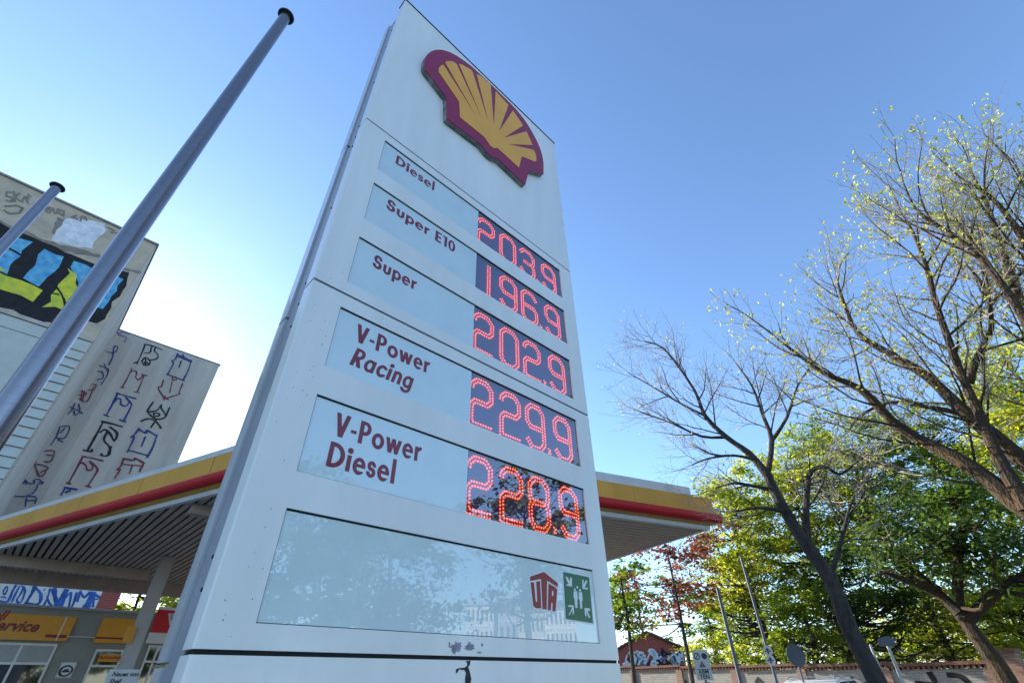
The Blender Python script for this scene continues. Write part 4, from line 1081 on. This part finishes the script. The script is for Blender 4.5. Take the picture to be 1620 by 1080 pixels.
# --- leafy trees
def leafy(name, base, label, crown, leaf, nleaf, seed, size=.15, lean=(0, 0), tr=.2, group=None, trunks=None, clump=.55, hollow=.35, bark='bark', dens=.63):
    """crown: list of (centre xyz, (rx, ry, rz)) lobes. Limbs run to the clumps, leaves hang in flat sprays round them"""
    rng = np.random.default_rng(seed); rnd = random.Random(seed)
    t = empty(name, base, label, 'tree', group)
    centres = []
    vol = [c[1][0] * c[1][1] * c[1][2] for c in crown]
    nleaf = int(nleaf * dens)
    ncl = max(30, int(nleaf / 60))
    for (c, r_), v_ in zip(crown, vol):
        for k in range(max(6, int(ncl * v_ / sum(vol)))):
            d = rng.normal(size=3); d /= np.linalg.norm(d)
            centres.append(np.array(c) + d * np.array(r_) * (hollow + (1 - hollow) * rng.random() ** .6) * rng.uniform(.8, 1.12))
    centres = np.array(centres)
    wood = MB(); twig = MB()
    top = np.array(crown[0][0])
    if trunks is None:
        b0 = np.array([base[0], base[1], -.05]); b1 = np.array([base[0] + lean[0] * .3, base[1] + lean[1] * .3, top[2] * .45]); b2 = top + np.array([0, 0, .3 * crown[0][1][2]])
        trunks = [[b0, b0 * .6 + b1 * .4 + rng.normal(size=3) * .08, b1, b1 * .5 + b2 * .5 + rng.normal(size=3) * .25, b2]]
    nodes = []
    for q, tp in enumerate(trunks):
        P = smooth_path(tp, 4); n = len(P)
        w0 = tr * (1 if q == 0 else .6)
        rad = [w0 * (1.25 if k == 0 else 1) * (1 - .8 * k / (n - 1)) + .02 for k in range(n)]
        wood.tube(P, rad, 9, cap=False)
        for k in range(int(n * .35), n): nodes.append((P[k], rad[k]))
    NP = np.array([q[0] for q in nodes])
    for c in centres:
        if rnd.random() > .62: continue
        dist = np.linalg.norm(NP - c, axis=1) + np.maximum(0, NP[:, 2] - c[2] + .3) * 1.5
        i = int(np.argmin(dist)); p0 = NP[i]; r0 = min(nodes[i][1] * .45, .075)
        mid = (p0 + c) / 2 + np.array([0, 0, -.12 * np.linalg.norm(c - p0)]) + rng.normal(size=3) * .15
        (wood if r0 > .02 else twig).tube(smooth_path([p0, mid, c], 3), [r0 * (1 - .8 * k / 6) for k in range(7)], 5, cap=False)
    wood.build('trunk', M[bark], t, smooth=True, fix=False)
    if twig.v: tag(twig.build('twigs', M['bark'], t, fix=False), kind='stuff')
    per = max(4, int(nleaf / len(centres)))
    cnt = rng.integers(int(per * .25), int(per * 1.75) + 1, len(centres)); sc_ = rng.uniform(.45, 1.0, len(centres))
    lsz = np.repeat(rng.uniform(.7, 1.3, len(centres)), cnt)
    C = np.repeat(centres, cnt, 0) + rng.normal(size=(cnt.sum(), 3)) * np.repeat(sc_, cnt)[:, None] * np.array([clump, clump, clump * .36])
    o = fast_mesh('crown', leaf_verts(C, size * lsz, rng, .55), 4, M[leaf], t); tag(o, kind='stuff')
    return t
GB = 'leafy trees beyond the painted wall'
def at_r(px, py, r): return onR(px, py, r)
def bg_tree(label, px, py, r, R, Rz, leaf, n, seed, size=.135, tr=.23, extra=(), hollow=.2, name='leafy_tree', clump=.48, bark='bark', group=GB):
    c = at_r(px, py, r)
    lobes = [((c[0], c[1], c[2]), (R, R, Rz))]
    for (qx, qy, dr, R2, Rz2) in extra:
        q = at_r(qx, qy, r + dr); lobes.append(((q[0], q[1], q[2]), (R2, R2, Rz2)))
    return leafy(name, (c[0], c[1], 0), label, lobes, leaf, n, seed, size, tr=tr, group=group, hollow=hollow, clump=clump, bark=bark)

# maple in front of the painted wall
mb_ = ground_at(1592, 1075, 22.6)
lm = lambda pts, r: [at_r(p[0], p[1], r + (p[2] if len(p) > 2 else 0)) for p in pts]
trk = [[np.array([mb_[0], mb_[1], .0])] + lm([(1589, 1070), (1560, 1027), (1528, 982), (1516, 960), (1516, 884), (1522, 836), (1500, 780)], 22.6),
       lm([(1518, 968), (1479, 933), (1438, 893), (1400, 850, -.6), (1370, 820, -1)], 22.6), lm([(1530, 980), (1581, 933), (1625, 905, .4), (1660, 880)], 22.6),
       lm([(1479, 933), (1440, 920, -1), (1400, 905, -2)], 22.6)]
lob = [(tuple(at_r(1500, 850, 22.4)), (3.0, 3.2, 1.5)), (tuple(at_r(1400, 880, 21.5)), (2.4, 2.4, 1.3)), (tuple(at_r(1590, 880, 22.5)), (2.4, 2.4, 1.6)), (tuple(at_r(1450, 790, 22.5)), (2.4, 2.4, 1.0)), (tuple(at_r(1560, 790, 23)), (2.2, 2.2, 1.0))]
leafy('maple_tree', (mb_[0], mb_[1], .12), 'dark layered maple standing in front of the painted wall pillar', lob, 'leaf_c', 12000, 71, .125, tr=.27, trunks=trk, clump=.55, hollow=.1, bark='bark_moss')

bg_tree('bright green tree just right of the canopy corner', 1165, 850, 30, 3.2, 4.2, 'leaf_b', 20000, 101, extra=[(1190, 780, 1, 2.3, 2.2), (1150, 930, 0, 2.4, 2)])
bg_tree('rounded yellow-green tree behind the bare trunk', 1260, 800, 33, 4.2, 4.6, 'leaf_b', 24000, 102, extra=[(1290, 740, 1, 2.8, 2.6), (1230, 880, -1, 3, 2.5)])
bg_tree('tall mid-green tree between the bare trunk and the maple', 1370, 760, 35, 4.6, 5.0, 'leaf_a', 26000, 103, extra=[(1340, 700, 0, 2.8, 2.6), (1410, 830, -1, 3.4, 3)])
bg_tree('tall green tree above the maple crown', 1480, 740, 36, 4.4, 4.2, 'leaf_a', 22000, 104, extra=[(1520, 700, 0, 3, 2.5)], hollow=.3)
bg_tree('sunlit tree high at the right edge', 1612, 600, 31, 2.9, 3.6, 'leaf_b', 17000, 105, extra=[(1605, 690, 0, 2.8, 2.5), (1640, 780, 0, 2.8, 2.2)])
bg_tree('shaded green tree low behind the bare trunk', 1330, 930, 31, 4.0, 3.0, 'leaf_c', 16000, 106, extra=[(1380, 960, 0, 3, 2)])
bg_tree('low green tree filling the gap beside the street posts', 1200, 960, 34, 3.6, 3.2, 'leaf_a', 13000, 107)
bg_tree('yellow-green tree glowing low behind the maple', 1460, 960, 36, 4.0, 2.8, 'leaf_b', 14000, 108)
bg_tree('bright bushy tree behind the iron fence', 1600, 970, 33, 3.4, 3.0, 'leaf_b', 13000, 109, extra=[(1640, 930, 0, 2.5, 2.5)])
bg_tree('slim green tree beside the octagonal sign', 1265, 985, 28, 1.6, 2.2, 'leaf_a', 4000, 110, tr=.22)
bg_tree('copper-leaved tree under the canopy corner', 1062, 905, 27, 2.5, 3.0, 'leaf_red', 5200, 111, size=.15, tr=.11, extra=[(1100, 850, 0, 1.8, 1.6), (1020, 960, 0, 1.6, 1.5)], name='copper_tree', clump=.5, bark='bark')
bg_tree('slender green tree beside the pylon edge', 985, 940, 21, 1.0, 1.9, 'leaf_a', 2600, 112, size=.13, tr=.09, extra=[(1005, 985, 0, .9, .8)], clump=.35)
bg_tree('sparse green tree behind the brick house', 1120, 985, 48, 3.2, 3.2, 'leaf_c', 5000, 113, size=.2)
bg_tree('distant pale green tree behind the copper tree', 1010, 940, 60, 5, 3.5, 'leaf_a', 4500, 114, size=.22)
for k, (px, py, r, Rr_, Rz_, n, lf_, lb) in enumerate(((1130, 1035, 46, 3.4, 1.9, 4500, 'leaf_b', 'low bright bush behind the wall near the no-stopping sign'), (1190, 1030, 42, 3.0, 1.8, 4500, 'leaf_b', 'low yellow-green bush behind the round signs'),
        (1300, 1025, 44, 4.0, 2.2, 5500, 'leaf_a', 'low bush behind the wall at the bare trunk'), (1400, 1030, 43, 3.6, 2.0, 5500, 'leaf_b', 'low bush behind the white posts'), (1480, 1020, 42, 3.4, 2.2, 5500, 'leaf_b', 'low sunlit bush left of the maple trunk'),
        (1560, 1015, 44, 3.6, 2.4, 5500, 'leaf_a', 'low bush behind the end pillar'), (1640, 1010, 40, 3.4, 2.4, 5000, 'leaf_b', 'low bush behind the iron railing'), (1250, 1020, 52, 4.5, 2.4, 5000, 'leaf_a', 'far low bush behind the octagonal sign'), (1000, 1040, 75, 6, 2.0, 3000, 'leaf_c', 'far low bush left of the brick house'), (1085, 1035, 70, 5, 2.4, 3500, 'leaf_a', 'far low bush right of the brick house'))):
    bg_tree(lb, px, py, r, Rr_, Rz_, lf_, n, 300 + k, size=.17, tr=.08, name='bush', group='low bushes beyond the painted wall')
for k, (px, py, r, Rr_, n, lb) in enumerate(((215, 950, 48, 5.0, 9000, 'leafy tree seen between the shop roof and canopy'), (275, 945, 52, 5.5, 9000, 'bright tree behind the shop roof beside the pylon'))):
    bg_tree(lb, px, py, r, Rr_, 5.0, 'leaf_b', n, 130 + k, size=.2, group='trees behind the station shop')

# ------------------------------------------------------------------ painted boundary wall along the far side of the street
WX, WY0, WTH = 24.0, 1.75, R_(9.0)            # foot of the end pillar; the wall runs away from it, turned 9 degrees
wd = np.array([math.sin(WTH), math.cos(WTH)]); wn = np.array([-math.cos(WTH), math.sin(WTH)])
def wp(s, o, z): q = np.array([WX, WY0]) + wd * s + wn * o; return (q[0], q[1], z)
def wbox(name, m, parent, s0, s1, o0, o1, z0, z1):
    return MB().prism([wp(s0, o0, z0), wp(s1, o0, z0), wp(s1, o1, z0), wp(s0, o1, z0)], (0, 0, z1 - z0)).build(name, m, parent)
wall = empty('boundary_wall', wp(12, 0, .12), 'whitewashed brick wall with brown coping and graffiti across the street', 'wall')
HW = lambda s: 2.02 + .024 * s
bay = 3.1
nb_ = 9
for k in range(nb_):
    s0, s1 = .5 + k * bay, .5 + (k + 1) * bay
    z1 = HW((s0 + s1) / 2)
    wbox('wall_panel', M['brick_white'], wall, s0 + .36, s1, -.12, .12, .1, z1 - .20)
    wbox('pilaster', M['brick_pillar'], wall, s0, s0 + .36, -.16, .19, .1, z1 - .20)
    wbox('coping', M['coping'], wall, s0 - .02, s1 - .03, -.20, .24, z1 - .10, z1)
    d_ = MB()
    for q in range(19):
        a0 = s0 + .02 + q * .16
        d_.prism([wp(a0, -.18, z1 - .19), wp(a0 + .09, -.18, z1 - .19), wp(a0 + .09, .21, z1 - .19), wp(a0, .21, z1 - .19)], (0, 0, .085))
    tag(d_.build('dentil_course', M['coping'], wall), kind='stuff')
wbox('end_pillar', M['brick_pillar'], wall, -.18, .38, -.26, .30, .1, 2.24)
wbox('pillar_cap', M['coping'], wall, -.24, .44, -.32, .36, 2.242, 2.34)
def wstroke(m, paths, w):
    mb = MB()
    for p in paths:
        ribbon(mb, [np.array(wp(q[0], .122, q[1])) for q in (smooth_path(p) if len(p) > 2 else p)], w, (*wn, 0), wl_[0]); wl_[0] += .0012
    tag(mb.build('wall_graffiti', M[m], wall, fix=False), kind='stuff')
wl_ = [.003]
wstroke('mural_black', [[(1.6, .5), (1.35, 1.0), (1.5, 1.6), (1.9, 1.7)], [(2.4, 1.75), (2.4, 1.45), (2.9, 1.45), (2.9, 1.1), (3.4, 1.1), (3.4, .6)], [(2.0, .4), (2.1, 1.1), (1.7, 1.2)]], .17)
wstroke('tag_black', [[(5.0, 1.7), (5.6, .9), (6.2, 1.6), (6.6, .7)], [(4.2, .5), (4.6, 1.5), (5.0, .8)], [(8.2, .5), (8.9, 1.7), (9.4, .6)], [(11.0, .5), (11.5, 1.6), (12.3, .9), (12.8, 1.7)], [(14.5, .6), (15.2, 1.6), (15.6, .8), (16.2, 1.7)], [(17.5, 1.6), (18.4, .7), (19.2, 1.6)], [(21, .6), (22, 1.8), (22.6, .8)]], .11)
wstroke('sticker_red', [[(6.0, .6), (6.4, 1.3), (7.0, 1.1), (7.3, 1.6)], [(5.2, 1.2), (5.7, 1.5), (6.1, 1.2)], [(9.9, 1.6), (10.3, 1.0), (10.9, 1.4)], [(13.2, .7), (13.8, 1.5)]], .10)
fence = empty('iron_fence', wp(-2.5, 0, .12), 'black iron railing right of the brick end pillar', 'fence')
for k in range(40):
    a0 = -.30 - k * .125
    MB().tube([wp(a0, 0, .14), wp(a0, 0, 1.98), wp(a0, 0, 2.06)], [.011, .011, .002], 6).build('bar', M['iron'], fence)
for z in (.4, 1.05, 1.75):
    wbox('rail', M['iron'], fence, -5.3, -.25, -.016, .016, z, z + .03)

# ------------------------------------------------------------------ brick gable house far behind the wall
hc = ground_at(1030, 1045, 58); hd = unit(np.array([hc[0], hc[1], 0])); hr = np.array([hd[1], -hd[0], 0])
house = empty('brick_house', (hc[0], hc[1], 0), 'distant red brick gable house covered in pale graffiti', 'house')
hq = lambda u, w, z: tuple(np.array([hc[0], hc[1], 0]) + hr * u + hd * w + np.array([0, 0, z]))
hw, he, hp = 3.3, 4.3, 5.75
MB().prism([hq(-hw, 0, 0), hq(hw, 0, 0), hq(hw, 0, he), hq(0, 0, hp), hq(-hw, 0, he)], tuple(hd * 11)).build('wall', M['brick_red'], house)
for sg_ in (-1, 1):
    rf_ = MB().prism([hq(0, -.3, hp + .03), hq(sg_ * (hw + .4), -.3, he - .12), hq(sg_ * (hw + .4), -.3, he + .05), hq(0, -.3, hp + .22)], tuple(hd * 11.6)).build('roof', M['roof_tile'], house)
for u0, z0 in ((-2.2, 2.9), (1.2, 2.9)):
    w_ = MB().prism([hq(u0, -.01, z0), hq(u0 + .9, -.01, z0), hq(u0 + .9, -.01, z0 + 1.2), hq(u0, -.01, z0 + 1.2)], tuple(hd * -.05)).build('window', M['window'], house)
rnd = random.Random(8); hl = .012
for mname in ('white_patch', 'tag_blue', 'mural_blue', 'tag_violet', 'white_patch', 'mural_black', 'white_patch'):
    mb = MB()
    for k in range(9):
        u = rnd.uniform(-3.0, 2.6); z = rnd.uniform(1.9, 3.9)
        pts = [(u, z)]
        for q in range(4): pts.append((min(3.1, max(-3.1, pts[-1][0] + rnd.uniform(-.5, .7))), z + rnd.uniform(-.6, .6)))
        ribbon(mb, [np.array(hq(p[0], 0, p[1])) for p in smooth_path(pts, 3)], rnd.uniform(.10, .24), -hd, hl); hl += .002
    tag(mb.build('wall_graffiti', M[mname], house, fix=False), kind='stuff')

# ------------------------------------------------------------------ street posts and signs
def post(name, label, cat, px, py, r, rad, m='post', cap=True, base=.12):
    b = ground_at(px, py, r); top = onR(px, py, r)[2]
    t = empty(name, (b[0], b[1], base), label, cat, 'posts along the street')
    MB().tube([(b[0], b[1], base), (b[0], b[1], top)], [rad, rad * .85], 12).build('shaft', M[m], t, smooth=True)
    MB().tube([(b[0], b[1], top), (b[0], b[1], top + .03)], [rad * .95, rad * .5], 12).build('cap', M[m], t)
    MB().tube([(b[0], b[1], base), (b[0], b[1], base + .05), (b[0], b[1], base + .08)], [rad * 1.7, rad * 1.7, rad * 1.1], 12).build('base_flange', M[m], t)
    return t, np.array([b[0], b[1]])
def facing(b, tilt=0.0):                        # unit vectors right/out of a plate that faces the viewer's side of the street
    d = unit(np.array([-b[0], -b[1]])); d = np.array([d[0] * math.cos(tilt) - d[1] * math.sin(tilt), d[0] * math.sin(tilt) + d[1] * math.cos(tilt)])
    return np.array([-d[1], d[0], 0]), np.array([d[0], d[1], 0])
def plate(t, b, z, pts, m, name, o=.06, th=.006, tilt=0.0, back=None):
    r_, n_ = facing(b, tilt)
    P = [np.array([b[0], b[1], z]) + r_ * u + n_ * o + np.array([0, 0, w]) for u, w in pts]
    return MB().prism([tuple(p) for p in P], tuple(-n_ * th)).build(name, M[m], t)
circ = lambda cu, cz, rad, n=18, sx=1.0: [(cu + rad * sx * math.cos(a_), cz + rad * math.sin(a_)) for a_ in np.linspace(0, 2 * math.pi, n + 1)[:-1]]
post('street_post', 'plain grey steel post left of the post with round signs', 'post', 1135, 930, 17.0, .058)
t, b = post('sign_post', 'tall thin grey post carrying two small round signs', 'sign post', 1172, 880, 17.5, .045)
for py in (1029, 1044):
    z = onR(1214, py, 17.5)[2]
    sgn = plate(t, b, z, circ(0, 0, .125), 'sign_white', 'round_sign', .05)
    for cc in ([(-.02, -.07), (.02, -.07), (.02, .02), (.05, .02), (0, .085), (-.05, .02), (-.02, .02)], [(-.08, -.02), (-.03, -.02), (-.03, .01), (-.08, .01)], [(.03, -.02), (.08, -.02), (.08, .01), (.03, .01)]):
        plate(t, b, z, cc, 'print_black', 'sign_symbol', .053, .002).parent = sgn
for c_o in list(t.children): pass
t, b = post('sign_post', 'white no-stopping sign board on a thin post', 'sign post', 1107, 1032, 15.0, .03)
zc_ = onR(1116, 1050, 15.0)[2]
pl_ = plate(t, b, zc_, [(-.19, -.32), (.19, -.32), (.19, .30), (-.19, .30)], 'sign_white', 'sign_board', .04)
def sub(m, pts, nm='sign_symbol', lift=.043):
    o_ = plate(t, b, zc_, pts, m, nm, lift, .002); o_.parent = pl_; o_.matrix_parent_inverse = Matrix.Identity(4); return o_
sub('print_black', circ(.09, .17, .065)); sub('print_black', circ(-.09, .17, .075)); sub('sign_white', circ(-.09, .17, .052), lift=.046)
sub('print_black', [(-.13, .14), (-.12, .12), (-.05, .20), (-.06, .22)], lift=.049); sub('tag_grey', [(-.08, -.06), (.08, -.06), (0, .08)]); sub('print_black', [(-.17, -.105), (.17, -.105), (.17, -.095), (-.17, -.095)])
r_, n_ = facing(b); ang = math.atan2(r_[1], r_[0]); q_ = np.array([b[0], b[1], zc_]) + n_ * .045
text_obj('sign_text', 'ABM', .12, tuple(q_ + np.array([0, 0, -.19])), (R_(90), 0, ang), M['print_black'], pl_, bold=.003, align='CENTER')
text_obj('sign_text', 'TEN', .12, tuple(q_ + np.array([0, 0, -.29])), (R_(90), 0, ang), M['print_black'], pl_, bold=.003, align='CENTER')
t, b = post('sign_post', 'dark back of an octagonal sign on a thin grey post', 'sign post', 1253, 1020, 17.0, .03)
plate(t, b, onR(1257, 1036, 17.0)[2], circ(0, 0, .27, 8), 'sign_back', 'octagonal_plate', .045, .006, tilt=.5)
t, b = post('sign_post', 'white slanting-looking post right of the bare trunk', 'sign post', 1377, 1020, 19.0, .04, 'post_white')
t, b = post('sign_post', 'white post with a small plate at its top beside the maple', 'sign post', 1404, 1020, 19.0, .045, 'post_white')
plate(t, b, onR(1404, 1014, 19)[2], [(-.20, -.10), (.16, -.12), (.24, .06), (.06, .13), (-.18, .08)], 'post', 'small_plate', .05, .02)

# ------------------------------------------------------------------ parked car (its roof shows above the lower edge)
cc0 = ground_at(1312, 1070, 18.6)
car = empty('parked_car', (cc0[0], cc0[1], .004), 'white estate car parked across the street below the bare tree', 'car')
CX, CY = cc0[0], cc0[1]
def carp(u, w, z): return (CX + u, CY + w, z + .004)          # u: length (front towards +X), w: width
def car_loft(name, secs, m, parent=car, smooth=True):
    MBo = MB(); MBo.loft(secs); return MBo.build(name, m, parent, smooth=smooth)
def csec(u, half, zb, zt, rnd_=.12):
    pts = []
    for (w, z) in ((-half, zb), (half, zb), (half, zt - rnd_), (half - rnd_ * .3, zt - rnd_ * .3), (half - rnd_, zt), (-half + rnd_, zt), (-half + rnd_ * .3, zt - rnd_ * .3), (-half, zt - rnd_)):
        pts.append(carp(u, w, z))
    return pts
body = car_loft('body', [csec(-2.2, .74, .42, .92), csec(-2.12, .84, .30, 1.02), csec(-1.2, .89, .24, 1.04), csec(.6, .89, .24, 1.02), csec(1.5, .86, .26, .95), csec(2.05, .78, .32, .82), csec(2.2, .66, .42, .70)], M['car_white'])
car_loft('cabin', [csec(-2.08, .72, .98, 1.05), csec(-1.85, .70, .98, 1.50), csec(-1.5, .67, .98, 1.60), csec(-.3, .67, .98, 1.62), csec(.25, .68, .98, 1.52), csec(1.05, .76, .98, 1.03)], M['window'])
car_loft('roof', [csec(-1.95, .69, 1.50, 1.545, .03), csec(-1.5, .68, 1.585, 1.635, .04), csec(-.3, .68, 1.605, 1.655, .04), csec(.22, .66, 1.50, 1.545, .03)], M['car_white'])
for sg_ in (-1, 1):
    MB().tube([carp(-1.6, sg_ * .58, 1.64), carp(-1.5, sg_ * .58, 1.695), carp(-.3, sg_ * .58, 1.705), carp(-.15, sg_ * .58, 1.64)], .018, 8).build('roof_rail', M['rim'], car)
    for u0, u1, tp in ((-1.98, -1.92, 1.48), (-1.0, -.92, 1.58), (.02, .10, 1.55), (.9, 1.05, 1.05)):
        MB().prism([carp(u0, sg_ * .775, 1.0), carp(u1, sg_ * .775, 1.0), carp(u1 - .1, sg_ * .70, tp), carp(u0 - .05, sg_ * .70, tp)], (0, sg_ * .02, 0)).build('pillar', M['car_white'], car)
    MB().prism([carp(.75, sg_ * .9, 1.02), carp(.95, sg_ * .9, 1.02), carp(.92, sg_ * .9, 1.16), carp(.78, sg_ * .9, 1.16)], (0, sg_ * .16, 0)).build('mirror', M['car_white'], car)
    MB().prism([carp(-2.16, sg_ * .55, .80), carp(-2.12, sg_ * .82, .80), carp(-2.10, sg_ * .80, .99), carp(-2.14, sg_ * .55, .97)], (-.06, 0, 0)).build('tail_lamp', M['lamp_red'], car)
    MB().prism([carp(2.10, sg_ * .42, .66), carp(2.02, sg_ * .72, .68), carp(1.98, sg_ * .72, .80), carp(2.08, sg_ * .42, .76)], (.05, 0, 0)).build('headlight', M['sign_white'], car)
    for u in (-1.35, 1.35):
        wh = MB().tube([carp(u, sg_ * .70, .32), carp(u, sg_ * .72, .32), carp(u, sg_ * .88, .32), carp(u, sg_ * .90, .32)], [.29, .32, .32, .29], 22).build('wheel', M['tyre'], car, smooth=True)
        MB().tube([carp(u, sg_ * .901, .32), carp(u, sg_ * .915, .32)], [.20, .17], 16).build('rim', M['rim'], wh)
MB().box(CX - .6, CY - .5, 1.70, CX - .56, CY + .5, 1.72).build('roof_bar', M['rim'], car)
MB().box(CX - 1.3, CY - .5, 1.70, CX - 1.26, CY + .5, 1.72).build('roof_bar', M['rim'], car)

# ------------------------------------------------------------------ what the sign panes mirror: street trees and houses behind the viewer
def behind(az, r): return np.array([math.sin(R_(az)) * r, -math.cos(R_(az)) * r])
GM = 'street trees mirrored in the sign panes'
for k, (az, r, h, R, lb) in enumerate(((16, 15, 5.2, 2.8, 'leafy tree mirrored at the left of the wide sign pane'), (25, 16, 6.0, 3.3, 'tall leafy tree mirrored in the middle of the wide sign pane'),
                                       (36, 19, 5.6, 3.2, 'leafy tree mirrored left of the house row in the wide pane'), (53, 21, 7.2, 3.6, 'tall leafy tree mirrored in the lowest price display'), (8, 18, 5.4, 3.4, 'leafy tree at the far left of the mirrored row'))):
    b = behind(az, r)
    leafy('street_tree', (b[0], b[1], .12), lb, [((b[0], b[1], h), (R, R, R * .95)), ((b[0] + 1.2, b[1] + .5, h - 1.6), (R * .7, R * .7, R * .5))], 'leaf_a', 9000, 200 + k, .19, tr=.2, group=GM, clump=.5)
def flats(az0, az1, r, h, m, label, storeys, cols):
    a_, b_ = behind(az0, r), behind(az1, r)
    d = unit(np.array([*(b_ - a_), 0])); L = np.linalg.norm(b_ - a_); nn = np.array([d[1], -d[0], 0])
    if nn @ np.array([*-a_, 0]) < 0: nn = -nn
    t = empty('apartment_house', (a_[0], a_[1], 0), label, 'apartment house', 'houses mirrored in the sign pane')
    at_ = lambda u, o, z: tuple(np.array([*a_, 0]) + d * u + nn * o + np.array([0, 0, z]))
    MB().prism([at_(0, 0, 0), at_(L, 0, 0), at_(L, -9, 0), at_(0, -9, 0)], (0, 0, h)).build('wall', M[m], t)
    MB().prism([at_(-.2, .35, h + .002), at_(L + .2, .35, h + .002), at_(L + .2, -9.2, h + .002), at_(-.2, -9.2, h + .002)], (0, 0, .35)).build('cornice', M['facade_grey'], t)
    fh = h / storeys; cw = L / cols
    for i in range(storeys):
        for j in range(cols):
            u = (j + .5) * cw; z = fh * i + fh * .28
            w_ = MB().prism([at_(u - cw * .22, .03, z), at_(u + cw * .22, .03, z), at_(u + cw * .22, .03, z + fh * .55), at_(u - cw * .22, .03, z + fh * .55)], tuple(-nn * .03)).build('window', M['window'], t)
        MB().prism([at_(0, .1, fh * i + .02), at_(L, .1, fh * i + .02), at_(L, 0, fh * i + .02), at_(0, 0, fh * i + .02)], (0, 0, .18)).build('storey_band', M['facade_white'], t)
flats(41.0, 44.5, 78, 11.5, 'facade_white', 'white apartment house mirrored beside the tree in the wide pane', 4, 7)
flats(44.6, 46.6, 77, 12.2, 'facade_grey', 'narrow lilac-grey apartment house in the mirrored row', 4, 3)
flats(46.7, 49.5, 78, 10.5, 'facade_cream', 'cream apartment house in the mirrored row', 3, 6)
flats(49.6, 53.0, 80, 11.0, 'facade_white', 'white apartment house at the right end of the mirrored row', 4, 7)
